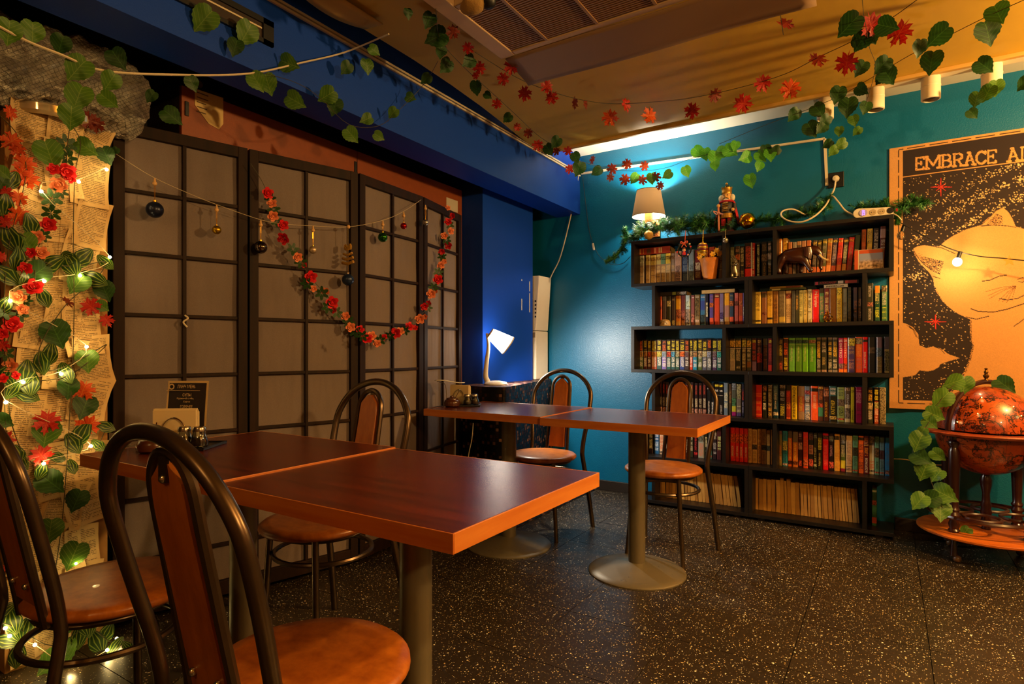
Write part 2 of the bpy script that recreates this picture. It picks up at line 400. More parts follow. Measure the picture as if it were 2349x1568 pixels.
# spotlights on a rail along the edge of the dropped ceiling
ra, rb = atY(1866, 225, 3.585), atY(2349, 120, 3.585)
rail = MB().box(ra.x, 1.6, 3.555, 3.62, 2.405, 2.445).build('light_rail', M('white_metal', 'e0d2b4', 0.5), bevel=0.003)
tag(rail, 'white ceiling rail carrying the spotlights above the teal wall', 'rail')
for n_, uu in zip(('leftmost white cylinder spotlight on the ceiling rail', 'second white cylinder spotlight from the left on the ceiling rail', 'third white cylinder spotlight from the left on the ceiling rail', 'rightmost white cylinder spotlight on the ceiling rail'), (1893, 2008, 2135, 2275)):
    c = atY(uu, 230, 3.588)
    t = thing('ceiling_spotlight', n_, 'spotlight', (c.x, 3.588, 2.405), 0, 'white spotlights on the rail')
    MB().lathe([(0.0, 0), (0.04, 0), (0.041, -0.003), (0.041, -0.108), (0.036, -0.11), (0.036, -0.085), (0, -0.085)], (0,0,0), 24).build('housing', MATS['white_metal'], t, smooth=True)
    MB().lathe([(0.0, -0.084), (0.034, -0.084), (0.030, -0.095), (0.0, -0.099)], (0,0,0), 20).build('lens', M('dark_lens', '3a3024', 0.2), t, smooth=True)
    MB().lathe([(0.0415, -0.04), (0.0425, -0.042), (0.0425, -0.045), (0.0415, -0.047)], (0,0,0), 24).build('ring', MATS['white_metal'], t, smooth=True)
# ceiling air conditioner with louvre grille
m_ac = M('beige_ac_plastic', 'd2ac7c', 0.5, var=0.12)
ac = thing('ceiling_air_conditioner', 'beige ceiling air conditioner with brown louvre grille', 'air conditioner', (-1.0, 1.7, 2.35))
x0, x1, y0, y1, z0 = -1.46, -0.10, 1.25, 2.20, 2.352
m = MB()
m.box(x0, x0+0.075, y0, y1, z0, ZD); m.box(x1-0.075, x1, y0, y1, z0, ZD); m.box(x0+0.075, x1-0.075, y1-0.03, y1, z0, ZD); m.box(x0+0.075, x1-0.075, y0, y0+0.05, z0, ZD); m.box(x0+0.075, x1-0.075, 1.765, 1.80, z0, ZD)
m.build('frame', m_ac, ac, origin=ac.location, bevel=0.004)
MB().box(x0+0.07, x1-0.07, y0+0.04, y1-0.02, z0+0.045, ZD).build('cavity', M('dark_cavity', '1c120a', 0.9), ac, origin=ac.location)
m = MB(); n_ = 27
for i in range(n_):
    y = 1.805 + (y1-0.035-1.805)*(i+0.5)/n_
    m.bar((x0+0.075, y, z0+0.010), (x1-0.075, y, z0+0.010), 0.0065, 0.012)
tag(m.build('louvre', M('brown_louvre', 'a27644', 0.5), ac, origin=ac.location), kind='stuff')
for xx in (-1.21, -0.98, -0.74, -0.5, -0.28):
    MB().box(xx-0.006, xx+0.006, 1.80, y1-0.03, z0+0.001, z0+0.010).build('grille_bar', M('brown_louvre_bar', 'a87e4c', 0.5), ac, origin=ac.location)
m = MB()
def flap(i, j):
    x = -1.44 + 1.22*i; y = 2.205 + 0.20*j
    return (x, y, 2.353 - 0.040*j + 0.003*math.sin(i*9+j) - (0.006 if j > 0.95 else 0))
m.grid(flap, 24, 8)
o = m.build('air_deflector', M('brown_clear_plastic', '9a7852', 0.55), smooth=True); sol = o.modifiers.new('thick', 'SOLIDIFY'); sol.thickness = 0.004
tag(o, 'brownish plastic air deflector sheet hanging beside the ceiling air conditioner', 'deflector')
# ================================================================== cupboard behind the screens
m_cup = M('orange_brown_board', '8a3f0c', 0.5, var=0.12, vs=30, bump=0.1, bs=200)
XC = -2.47
cup = thing('storage_cupboard', 'orange brown cupboard rising behind the folding screens', 'cupboard', (-2.6, 2.3, 0))
MB().box(XL+0.01, XC-0.018, 1.33, 3.24, 0.0, 2.15).build('carcass', M('dark_board', '2a160a', 0.7), cup, origin=cup.location)
dr1 = MB().box(XC-0.018, XC, 1.33, 2.288, 0.02, 2.152).build('door', m_cup, cup, origin=cup.location, bevel=0.002)
dr2 = MB().box(XC-0.018, XC, 2.292, 3.238, 0.02, 2.152).build('door', m_cup, cup, origin=cup.location, bevel=0.002)
for yy, zz in ((1.35, 2.06), (2.275, 2.06), (2.30, 1.97)):
    MB().box(XC, XC+0.006, yy-0.008, yy+0.008, zz-0.03, zz+0.03).build('hinge', m_black if zz > 2 else m_cable_w, dr1 if zz > 2 else dr2, origin=cup.location, bevel=0.002)
a, b = atX(447, 203, XC+0.002), atX(512, 300, XC+0.002)
o = MB().prism([(a.y, a.z), (b.y, atX(512, 225, XC).z), (b.y, b.z+0.03), (b.y-0.02, b.z), (a.y+0.06, b.z+0.01), (a.y, b.z+0.07)], XC+0.0005, XC+0.0025, 'x').build('paper_notice', M('notice_paper', 'd9b878', 0.8, var=0.1), origin=(XC, (a.y+b.y)/2, b.z))
tag(o, 'torn white paper notice stuck on the cupboard above the screens', 'notice')
mk = M('notice_print', '5a4228', 0.8)
spin(MB().lathe([(0.0, 0), (0.016, 0)], (0,0,0), 20).build('stamp', mk, o), (0, math.pi/2, 0), (0.0032, -0.045, 0.165))
for k, wd in enumerate((0.05, 0.05, 0.04, 0.045, 0.04)):
    MB().box(0.0027, 0.0032, -0.055, -0.055+wd, 0.125-k*0.02, 0.129-k*0.02).build('printed_line', mk, o)
a, b = atX(1024, 452, XC+0.002), atX(1050, 488, XC+0.002)
tag(MB().box(XC+0.0005, XC+0.0022, a.y, b.y, b.z, a.z).build('paper_sheet', M('small_paper', 'bdb096', 0.8), origin=(XC, a.y, b.z)), 'small white paper sheet on the cupboard beside the blue column', 'paper')
# ================================================================== folding screens
m_sframe = wood('dark_screen_wood', '140903', '2a160a', 0.62, 1.0, 2); m_sframe.node_tree.nodes['Principled BSDF'].inputs['Specular IOR Level'].default_value = 0.2
def cloth_mat():
    t = NT('brown_grey_screen_cloth'); p = t.pos()
    n = t.noise(p, 2.4, 2); f = t.noise(p, 420, 0)
    c = t.mix(n, lin('6c605c'), lin('8c7e78'))
    t.set(color=t.mix(t.math('MULTIPLY', f, 0.35), c, lin('3c2e26')), rough=0.85)
    t.bump(t.noise(t.mapped(p, (3, 3, 0.8)), 3.5, 2), 0.35, 0.05); return t.mat
m_cloth = cloth_mat()
SP = [(255, 2.235), (568, 2.565), (820, 2.91), (968, 3.36), (1055, 3.82)]
SPTS = [Vector((atD(u, HOR, d).x, atD(u, HOR, d).y, 0)) for u, d in SP]
def on_screen(u, v, off):
    r = ray(u, v)
    for i in range(4):
        p, q = SPTS[i], SPTS[i+1]; s = (q-p).normalized(); n = Vector((s.y, -s.x, 0))
        p2 = p + n*off
        den = r.x*n.x + r.y*n.y
        t = (p2.x*n.x + p2.y*n.y) / den
        h = EYE + r*t; k = (h-p).dot(s)/(q-p).length
        if (k >= -0.02 or i == 0) and (k <= 1.0 or i == 3): return h
    return h
scr = thing('folding_screen', 'tall folding screen with dark wooden lattice and brown grey cloth', 'folding screen', (SPTS[2].x, SPTS[2].y, 0))
ZS0, ZS1 = 0.025, 1.925
for i in range(4):
    p, q = SPTS[i], SPTS[i+1]; s = (q-p).normalized(); n = Vector((s.y, -s.x, 0)); L = (q-p).length
    def P(a, k, z): return p + s*a + n*k + Vector((0,0,z))
    def slat(a0, a1, k0, k1, z0, z1, name, par):
        m = MB(); m.add([P(a, k, z) for z in (z0, z1) for a, k in ((a0,k0),(a1,k0),(a1,k1),(a0,k1))], [(0,3,2,1),(4,5,6,7),(0,1,5,4),(1,2,6,5),(2,3,7,6),(3,0,4,7)])
        return m.build(name, m_sframe, par, origin=P(L/2, 0, ZS0), bevel=0.0015)
    m = MB(); sd = i*13.7
    def cl(a, b):
        z = ZS0+0.03 + (ZS1-ZS0-0.07)*b
        return P(0.02+(L-0.04)*a, -0.008 + 0.004*noise.noise(Vector((a*5+sd, b*9, 0))), z)
    m.grid(cl, 16, 40)
    pan = m.build('panel', m_cloth, scr, smooth=True, origin=P(L/2, 0, ZS0)); pan['label'] = 'brown grey cloth panel'
    slat(0.004, 0.042, -0.014, 0.014, ZS0, ZS1, 'stile', pan); slat(L-0.042, L-0.004, -0.014, 0.014, ZS0, ZS1, 'stile', pan)
    slat(0.042, L-0.042, -0.013, 0.013, ZS1-0.045, ZS1, 'rail', pan); slat(0.042, L-0.042, -0.013, 0.013, ZS0, ZS0+0.06, 'rail', pan)
    for k in range(7): slat(0.042, L-0.042, -0.004, 0.008, 1.668-0.2385*k-0.007, 1.668-0.2385*k+0.007, 'crossbar', pan)
    slat(L/2-0.007, L/2+0.007, -0.002, 0.010, ZS0+0.06, ZS1-0.045, 'mullion', pan)
tie = atD(424, 733, 2.40)
tie = on_screen(424, 733, 0.016)
o = MB().tube(catmull([tie+Vector((0,0,0.018)), tie+Vector((0.012,0.006,0.006)), tie+Vector((0.004,-0.008,-0.01)), tie+Vector((0.010,0.004,-0.03))], 5), 0.0035, 6).build('white_tie', m_cable_w, origin=tie)
tag(o, 'small white string tie knotted on the screen lattice', 'string')
# ================================================================== mosaic counter
m = MB(); path = catmull([(-2.345, 3.035, 0), (-2.2, 3.012, 0), (-2.06, 3.0, 0), (-2.0, 3.015, 0), (-1.985, 3.06, 0), (-2.04, 3.3, 0), (-2.13, 3.62, 0), (-2.275, 4.15, 0)], 6)
prof = [(0, 0.83), (0, 0.6), (0.005, 0.42), (0.02, 0.27), (0.06, 0.14), (0.14, 0.055), (0.30, 0.015), (0.52, 0.004)]
uv = []; vs = []; sl = 0; NP = len(path)
for i, p in enumerate(path):
    if i: sl += (p - path[i-1]).length
    tn = (path[min(i+1, NP-1)] - path[max(i-1, 0)]).normalized(); n = Vector((tn.y, -tn.x, 0))
    lim = max(0.03, min(-1.86 - p.x, 0.42)) if n.x > 0.3 else 0.04; tl = 0
    for k, (o_, z) in enumerate(prof):
        if k: tl += math.hypot((o_-prof[k-1][0])*lim/0.52, z-prof[k-1][1])
        vs.append(p + n*(o_*lim/0.52) + Vector((0,0,z))); uv.append((sl, tl, 0))
K = len(prof)
m.add(vs, [(i*K+k, i*K+k+1, (i+1)*K+k+1, (i+1)*K+k) for i in range(NP-1) for k in range(K-1)])
ctr = thing('mosaic_counter', 'low counter clad in small dark mosaic tiles below the desk lamp', 'counter', (-2.2, 3.5, 0))
me = m.mesh('front', m_mosaic, True, ctr.location); set_attr(me, 'uvm', uv); o = obj('front', me, ctr, ctr.location)
tp = [(p.x, p.y, 0.83) for p in path] + [(-2.295, 4.15, 0.83), (-2.70, 4.15, 0.83), (-2.70, 3.91, 0.83), (-2.298, 3.91, 0.83), (-2.298, 3.238, 0.83), (-2.345, 3.238, 0.83)]
m = MB().add(tp, [tuple(range(len(tp)))]); me = m.mesh('top', m_mosaic_top, False, ctr.location); set_attr(me, 'uvm', [(p[0], p[1], 0) for p in tp]); obj('top', me, ctr, ctr.location)
# ================================================================== tables
def laminate():
    t = NT('dark_laminate'); p = t.co()
    n = t.noise(t.mapped(p, (3, 40, 40)), 1.0, 5, 0.6)
    sp = t.math('GREATER_THAN', t.noise(p, 700, 1), 0.66)
    c = t.ramp(n, [(0.3, '431406'), (0.7, '6a2409')])
    t.set(color=t.mix(t.math('MULTIPLY', sp, 0.25), c, lin('6a3418')), rough=0.26, spec=0.42)
    t.bump(t.noise(p, 420, 2), 0.16, 0.002); return t.mat
m_lam = laminate()
m_edge = wood('orange_wood_edge', 'b05c1c', 'd08434', 0.42, 1.0, 0)
m_edge2 = wood('orange_wood_edge_side', 'b05c1c', 'd08434', 0.42, 1.0, 1)
def leg_mat():
    t = NT('worn_grey_painted_steel'); p = t.co()
    r = t.ramp(t.noise(p, 18, 6, 0.7), [(0.66, (0,0,0)), (0.70, (1,1,1))])
    t.set(color=t.mix(r, t.mix(t.noise(p, 5, 3), lin('57503f'), lin('7d7158')), lin('1c1008')), rough=0.42, metal=0.35); return t.mat
m_leg = leg_mat()
def table(x0, x1, y0, y1, zt, label):
    T = 0.036; e = 0.0035
    t = thing('pedestal_table', label, 'table', ((x0+x1)/2, (y0+y1)/2, 0), 0, 'square cafe tables with orange edges')
    a, b = (x1-x0)/2, (y1-y0)/2
    MB().box(-a+e, a-e, -b+e, b-e, zt-T, zt).build('tabletop', m_lam, t, bevel=0.0012)
    MB().box(-a, a, -b, -b+e, zt-T, zt+0.0002).build('edge_band', m_edge, t, bevel=0.001); MB().box(-a, a, b-e, b, zt-T, zt+0.0002).build('edge_band', m_edge, t, bevel=0.001)
    MB().box(-a, -a+e, -b+e, b-e, zt-T, zt+0.0002).build('edge_band', m_edge2, t, bevel=0.001); MB().box(a-e, a, -b+e, b-e, zt-T, zt+0.0002).build('edge_band', m_edge2, t, bevel=0.001)
    MB().lathe([(0.0, zt-T), (0.04, zt-T), (0.04, 0.03), (0.0, 0.03)], (0,0,0), 28).build('column', m_leg, t, smooth=True)
    MB().lathe([(0.0, 0.05), (0.041, 0.05), (0.055, 0.045), (0.12, 0.033), (0.19, 0.020), (0.222, 0.011), (0.229, 0.005), (0.229, 0.0), (0, 0.0)], (0,0,0), 40).build('base', m_leg, t, smooth=True)
    MB().box(-0.16, 0.16, -0.16, 0.16, zt-T-0.006, zt-T).build('mounting_plate', m_leg, t)
    return t
TA = 0.738
table(-1.337, -0.627, 0.797, 1.403, TA, 'foreground table whose orange corner points at the camera')
table(-2.042, -1.338, 0.797, 1.403, TA+0.004, 'foreground table carrying the lunch menu, beside the papered pillar')
table(-1.378, -0.648, 2.405, 2.992, TA, 'far table standing in front of the bookcase')
table(-2.100, -1.380, 2.415, 2.985, TA+0.003, 'far table beside the mosaic counter and desk lamp')
# ================================================================== chairs
m_tube = M('dark_bronze_tube', '5c4c3c', 0.30, 0.85, var=0.15, vs=20)
def vinyl(name, c0, c1):
    t = NT(name); p = t.co()
    n = t.noise(t.mapped(p, (14, 14, 3)), 1.4, 6, 0.7)
    t.set(color=t.ramp(n, [(0.3, c0), (0.72, c1)]), rough=0.36, coat=0.1); t.bump(n, 0.06, 0.003); return t.mat
m_seat = vinyl('wood_print_vinyl', '8a420c', 'c0701f')
def make_chair():
    t = thing('bistro_chair', 'x', 'chair')
    R = 0.195; lp = []
    for s in (1, -1):
        side = [(s*0.205, -0.245, 0.0), (s*0.190, -0.215, 0.2), (s*0.172, -0.178, 0.40), (s*0.168, -0.172, 0.45), (s*0.173, -0.184, 0.53), (s*0.184, -0.206, 0.62), (s*0.191, -0.226, 0.70)]
        lp.append(side)
    arch = [(R*math.cos(a), -0.240-0.040*math.sin(a), 0.752+0.178*math.sin(a)) for a in [math.pi*(0.06+0.88*k/10) for k in range(0, 11)]]
    pts = catmull(lp[0] + arch + list(reversed(lp[1])), 3)
    MB().tube(pts, 0.0132, 10).build('back_hoop', m_tube, t, smooth=True)
    r = 0.060
    inner = [(0.070, -0.165, 0.425), (0.068, -0.178, 0.5), (0.064, -0.205, 0.64), (0.061, -0.232, 0.78)] + [(r*math.cos(a), -0.240-0.012*math.sin(a), 0.825+0.072*math.sin(a)) for a in [math.pi*k/8 for k in range(0, 9)]] + [(-0.061, -0.232, 0.78), (-0.064, -0.205, 0.64), (-0.068, -0.178, 0.5), (-0.070, -0.165, 0.425)]
    MB().tube(catmull(inner, 2), 0.0098, 8).build('inner_hoop', m_tube, t, smooth=True)
    # back panel: rounded slat following the lean
    def yb(z): return -0.172 - (z-0.47)*0.205 if z < 0.8 else -0.172 - 0.33*0.205 - (z-0.8)*0.14
    rows = []
    for k in range(15):
        z = 0.475 + 0.405*k/14; hw = 0.053 - 0.006*(z-0.475)/0.4
        if z > 0.83: hw *= math.sqrt(max(0.03, 1-((z-0.83)/0.051)**2))
        rows.append((z, hw))
    m = MB(); vs = []
    for z, hw in rows:
        y = yb(z)
        vs += [(-hw, y+0.004, z), (-hw*0.9, y+0.013, z), (hw*0.9, y+0.013, z), (hw, y+0.004, z), (hw, y-0.006, z), (-hw, y-0.006, z)]
    fs = [(i*6+k, i*6+(k+1) % 6, (i+1)*6+(k+1) % 6, (i+1)*6+k) for i in range(14) for k in range(6)] + [(5,4,3,2,1,0), tuple(14*6+k for k in range(6))]
    m.add(vs, fs); bp = m.build('back_panel', m_seat, t, smooth=True)
    MB().lathe([(0, 0.428), (0.16, 0.428), (0.186, 0.434), (0.194, 0.443), (0.193, 0.452), (0.182, 0.4605), (0.15, 0.4635), (0, 0.4645)], (0,0.01,0), 44).build('seat', m_seat, t, smooth=60)
    for s in (1, -1):
        MB().tube(catmull([(s*0.118, 0.115, 0.428), (s*0.130, 0.122, 0.22), (s*0.146, 0.132, 0.0)], 3), 0.0115, 10).build('front_leg', m_tube, t, smooth=True)
    MB().tube([(0.168*math.cos(2*math.pi*k/36), 0.168*math.sin(2*math.pi*k/36)-0.018, 0.345) for k in range(36)], 0.0085, 8, True).build('ring_stretcher', m_tube, t, smooth=True)
    MB().tube([(0.15*math.cos(2*math.pi*k/28), 0.15*math.sin(2*math.pi*k/28)-0.01, 0.42) for k in range(28)], 0.009, 6, True).build('seat_ring', m_tube, t, smooth=True)
    for x, z in ((0, 0.855), (0.036, 0.52), (-0.036, 0.52)):
        y = yb(z)
        MB().ball((x, y-0.0085, z), 0.0075, 10, 6).build('bolt', m_chrome, bp, smooth=True)
    MB().box(-0.011, 0.011, yb(0.87)-0.009, yb(0.87)-0.004, 0.85, 0.892).build('bracket', m_tube, bp)
    return t
ch0 = make_chair()
CH = [(-0.935, 0.732, 0.0, 'bistro chair in the foreground with its back hoop nearest the camera'),
      (-1.675, 0.725, 0.0, 'bistro chair cut off by the left picture edge beside the papered pillar'),
      (-1.70, 1.40, math.pi, 'bistro chair pushed under the foreground table in front of the screens'),
      (-1.69, 2.995, math.pi+0.04, 'bistro chair standing by the mosaic counter and teal wall'),
      (-0.975, 2.985, math.pi-0.05, 'bistro chair standing directly in front of the bookcase')]
for i, (x, y, rz, lb) in enumerate(CH):
    c = ch0 if i == 0 else copy_tree(ch0)
    c.location = (x, y, 0); c.rotation_euler = (0, 0, rz); tag(c, lb, 'chair', 'bistro chairs around the cafe tables')
# ================================================================== desk lamp
m_lampw = M('white_lamp_plastic', 'cfc6b4', 0.4)
LP = Vector((-2.165, 3.20, 0.831))
lt = thing('desk_lamp', 'lit white desk lamp on the mosaic counter before the blue column', 'lamp', LP)
MB().lathe([(0, 0), (0.075, 0), (0.078, 0.006), (0.07, 0.018), (0.03, 0.026), (0, 0.028)], (0,0,0), 28).build('base', m_lampw, lt, smooth=True)
ax = Vector((0.62, 0.55, -0.56)).normalized()
hp = Vector((-0.034, -0.012, 0.335))            # top of the head
stem = [(-0.04, -0.03, 0.015), (-0.052, -0.04, 0.06), (-0.047, -0.035, 0.15), (-0.038, -0.028, 0.25), (-0.048, -0.03, 0.335)]
sv = catmull(stem, 5); m = MB(); m.tube(sv, [0.019 - 0.010*k/(len(sv)-1) for k in range(len(sv))], 10); m.build('stem', m_lampw, lt, smooth=True)
xq = ax.orthogonal().normalized(); yq = ax.cross(xq)
def ring_(r, t): return [hp + ax*t + (xq*math.cos(2*math.pi*k/24) + yq*math.sin(2*math.pi*k/24))*r for k in range(24)]
def frustum(prof):
    m = MB(); vs = []
    for r, t in prof: vs += ring_(r, t)
    m.add(vs, [(i*24+k, i*24+(k+1) % 24, (i+1)*24+(k+1) % 24, (i+1)*24+k) for i in range(len(prof)-1) for k in range(24)]); return m
def glow_mat(name, col, estr, tr=0.5):
    t = NT(name); c = lin(col); t.set(color=c, rough=0.6, emit=c, estr=estr); return t.mat
lsh = frustum([(0.034, 0.0), (0.041, 0.02), (0.066, 0.14), (0.064, 0.14), (0.039, 0.02), (0.001, 0.004)]).build('lamp_shade', glow_mat('glowing_white_shade', 'fff0d8', 9.0), lt, smooth=True)
frustum([(0.001, -0.006), (0.037, -0.004), (0.037, 0.002)]).build('cap', M('yellowed_plastic', 'c79a3a', 0.5), lsh, smooth=True)
frustum([(0.066, 0.136), (0.0685, 0.138), (0.0685, 0.145), (0.064, 0.145)]).build('rim', m_lampw, lsh, smooth=True)
MB().ball(hp + ax*0.09, 0.026, 14, 10).build('bulb', glow_mat('white_bulb_glow', 'fff4e4', 30.0), lt, smooth=True)
lo = lamp('desk_lamp_light', 'SPOT', (0,0,0), 24.0, (1.0, 0.93, 0.80), 0.03, None, math.radians(150), 0.6)
lo.parent = lt; lo.location = hp + ax*0.15; lo.rotation_euler = ax.to_track_quat('-Z', 'Y').to_euler()
cb = [LP + Vector(p) for p in ((0.06, 0.02, 0.008), (0.10, 0.14, 0.004), (0.06, 0.32, 0.006), (-0.09, 0.66, 0.02))]
# white box devices behind the column
for nm, lb, z0, z1, lean in (('white_box_device', 'lower white slim box device on the counter end behind the blue column', 0.832, 1.205, 0.0), ('white_box_device', 'upper leaning white slim box device stacked behind the blue column', 1.209, 1.63, 0.03)):
    t = thing(nm, lb, 'device', (-2.36, 4.02, z0), 0, 'white box devices by the column')
    h = z1-z0; m = MB(); m.add([(x + (lean if z else 0), y, z) for z in (0, h) for x, y in ((-0.15, -0.09), (0.075, -0.09), (0.075, 0.10), (-0.15, 0.10))], [(0,3,2,1),(4,5,6,7),(0,1,5,4),(1,2,6,5),(2,3,7,6),(3,0,4,7)])
    m.build('casing', m_offwhite, t, bevel=0.006)
    if lean:
        for k in range(5): MB().box(0.066, 0.078, -0.094, -0.0905, 0.10+k*0.03, 0.112+k*0.03).build('port', m_black, t)
    else:
        MB().box(-0.02, 0.07, -0.093, -0.0905, h-0.05, h-0.012).build('display_strip', M('grey_plastic', '8a7a60', 0.4), t)
        for k in range(5): MB().box(-0.005+k*0.008, 0.0+k*0.008, -0.0925, -0.0905, 0.035, 0.044).build('printed_mark', m_black, t)
# ================================================================== bookcases
m_shelf = M('black_brown_shelf', '120d0a', 0.42, var=0.25, vs=12)
YS, YBK = 3.90, 4.148            # front edge of the shelves, their back
TH = 0.022
def sx(u, y=YS): return atY(u, HOR, y).x
ZK = [0.04 + 0.295*k for k in range(7)]
for side, lb in (('left', 'left black zigzag bookcase full of books on the teal wall'), ('right', 'right black zigzag bookcase full of books on the teal wall')):
    xa, xb = (sx(1447.5), sx(1716.5)-0.001) if side == 'left' else (sx(1716.5)+0.001, sx(2050.5))
    t = thing('zigzag_bookcase', lb, 'bookcase', ((xa+xb)/2, (YS+YBK)/2, 0), 0, 'zigzag bookcases')
    for k in range(7): MB().box(xa, xb, YS, YBK, ZK[k]-TH, ZK[k]).build('shelf_board', m_shelf, t, origin=t.location, bevel=0.001)
    for r in range(6):
        odd = r % 2 == 1           # counted from the floor: rows 1,3,5 (second, fourth, top) reach the outer ends
        if side == 'left': ups = (xa, sx(1656.5)) if odd else (sx(1495), xb-TH)
        else: ups = (sx(1772.5), xb-TH) if odd else (xa, sx(1978))
        for x in ups: MB().box(x, x+TH, YS+0.001, YBK-0.001, ZK[r], ZK[r+1]-TH).build('upright', m_shelf, t, origin=t.location)
    for x in (xa+0.05, xb-0.09):
        for y in (YS+0.02, YBK-0.05): MB().box(x, x+0.04, y, y+0.03, 0, ZK[0]-TH).build('foot', m_shelf, t, origin=t.location)
# ------------------------------------------------------------------ books
def book_mat():
    t = NT('printed_book_cover')
    col = t.n('ShaderNodeAttribute', attribute_name='Col').outputs['Color']; inkn = t.n('ShaderNodeAttribute', attribute_name='Ink')
    at = t.n('ShaderNodeAttribute', attribute_name='uvm').outputs['Vector']
    s = t.n('ShaderNodeSeparateXYZ', i_Vector=at); x, z, sd = s.outputs
    L = t.math('MULTIPLY', z, 1/0.0085); li = t.math('FLOOR', L); lf = t.math('FRACT', L)
    # letter like strokes: each letter cell keeps or drops its bars at random
    def wn(a, b): return t.n('ShaderNodeTexWhiteNoise', noise_dimensions='3D', i_Vector=t.n('ShaderNodeCombineXYZ', i_X=a, i_Y=b, i_Z=sd).outputs[0]).outputs[0]
    xx = t.math('FLOOR', t.math('MULTIPLY', x, 1/0.0022)); zz = t.math('FLOOR', t.math('MULTIPLY', lf, 4.0))
    g = t.math('GREATER_THAN', wn(t.math('ADD', xx, t.math('MULTIPLY', zz, 31.0)), li), 0.36)
    gap = t.math('LESS_THAN', lf, 0.80); word = t.math('GREATER_THAN', wn(li, 5.5), 0.13)
    mk = t.math('MULTIPLY', t.math('MULTIPLY', g, gap), word)
    n = t.noise(t.mapped(at, (90, 60, 1)), 1.0, 4, 0.7)
    colv = t.mix(0.35, col, t.ramp(n, [(0.3, (0.55,0.55,0.55)), (0.7, (1.25,1.25,1.25))]), 'MULTIPLY')
    alpha = inkn.outputs['Alpha']
    pic = t.math('GREATER_THAN', alpha, 0.75)       # picture panels: blotches, titles: strokes
    blot = t.math('GREATER_THAN', t.noise(t.mapped(at, (170, 110, 3)), 1.0, 3), 0.52)
    fac = t.math('MULTIPLY', t.math('GREATER_THAN', alpha, 0.25), t.math('ADD', t.math('MULTIPLY', pic, blot), t.math('MULTIPLY', t.math('SUBTRACT', 1.0, pic), mk)))
    t.set(color=t.mix(fac, colv, inkn.outputs['Color']), rough=0.34, spec=0.5); return t.mat
m_book = book_mat()
m_pages = M('book_paper_edge', 'c9a566', 0.8, var=0.2, vs=60)
KB = 1.25
def bcol(h): return tuple(min(1.0, x*KB) for x in lin(h))
FONT_CACHE = {}
def text_mesh(s, mat, size=1.0, bold=0.012):
    key = (s, mat.name)
    if key in FONT_CACHE: return FONT_CACHE[key]
    cu = bpy.data.curves.new('lettering', 'FONT'); cu.body = s; cu.size = 1.0; cu.align_x = 'CENTER'; cu.align_y = 'CENTER'; cu.resolution_u = 2; cu.offset = bold
    ob = bpy.data.objects.new('lettering', cu); COL.objects.link(ob)
    dg = bpy.context.evaluated_depsgraph_get(); dg.update()
    me = bpy.data.meshes.new_from_object(ob.evaluated_get(dg)); bpy.data.objects.remove(ob)
    me.materials.clear(); me.materials.append(mat)
    co = np.zeros(len(me.vertices)*3, np.float32); me.vertices.foreach_get('co', co); co = co.reshape(-1, 3)
    mn, mx = co.min(0), co.max(0); FONT_CACHE[key] = (me, mx[0]-mn[0], mx[1]-mn[1], (mx+mn)/2); return FONT_CACHE[key]
def put_text(s, mat, parent, center, xdir, ydir, length, height, name='lettering'):
    me, tw, thh, c = text_mesh(s, mat); X = Vector(xdir); Y = Vector(ydir); Z = X.cross(Y)
    o = bpy.data.objects.new(name, me); COL.objects.link(o); o.parent = parent
    a, b = length/tw, height/thh
    R = Matrix((X, Y, Z)).transposed().to_4x4()
    o.matrix_local = Matrix.Translation(Vector(center)) @ R @ Matrix.Diagonal((a, b, 1, 1)) @ Matrix.Translation((-c[0], -c[1], 0))
    return o
def ink(h): return M('ink_'+h, h, 0.5)
def parse(code):
    bands, pics, titles, texts = [], [], [], []
    for tk in code.split():
        k, rest = tk[0], tk[1:]; txt = None
        if ':' in rest: rest, txt = rest.split(':'); txt = txt.replace('_', ' ')
        rng, colr = rest[:-3], rest[-3:]; a, b = [float(q) for q in rng.split('-')]
        if k == 'B': bands.append((a, b, colr))
        elif k == 'P': pics.append((a, b, colr[:3]))
        elif k == 'T': titles.append((a, b, colr))
        else: texts.append((a, b, colr, txt, k))
    return bands, pics, titles, texts
def cname(h):
    import colorsys
    r, g, b = [int(x*2, 16)/255 for x in h]; hh, s, v = colorsys.rgb_to_hsv(r, g, b); d = hh*360
    if v < 0.24: return 'black'
    if s < 0.17: return 'dark grey' if v < 0.45 else ('grey' if v < 0.72 else 'pale grey')
    if d < 16 or d > 345: n = 'red' if v > 0.55 else 'dark red'
    elif d < 33: n = 'orange' if (v > 0.72 and s > 0.55) else ('brown' if v > 0.35 else 'dark brown')
    elif d < 52: n = ('yellow' if s > 0.62 else 'cream') if v > 0.72 else ('tan' if v > 0.5 else 'dark brown')
    elif d < 80: n = 'olive green'
    elif d < 165: n = 'green' if v > 0.4 else 'dark green'
    elif d < 200: n = 'teal'
    elif d < 255: n = 'blue' if v > 0.45 else 'dark blue'
    else: n = 'purple'
    return n
brnd = random.Random(5)
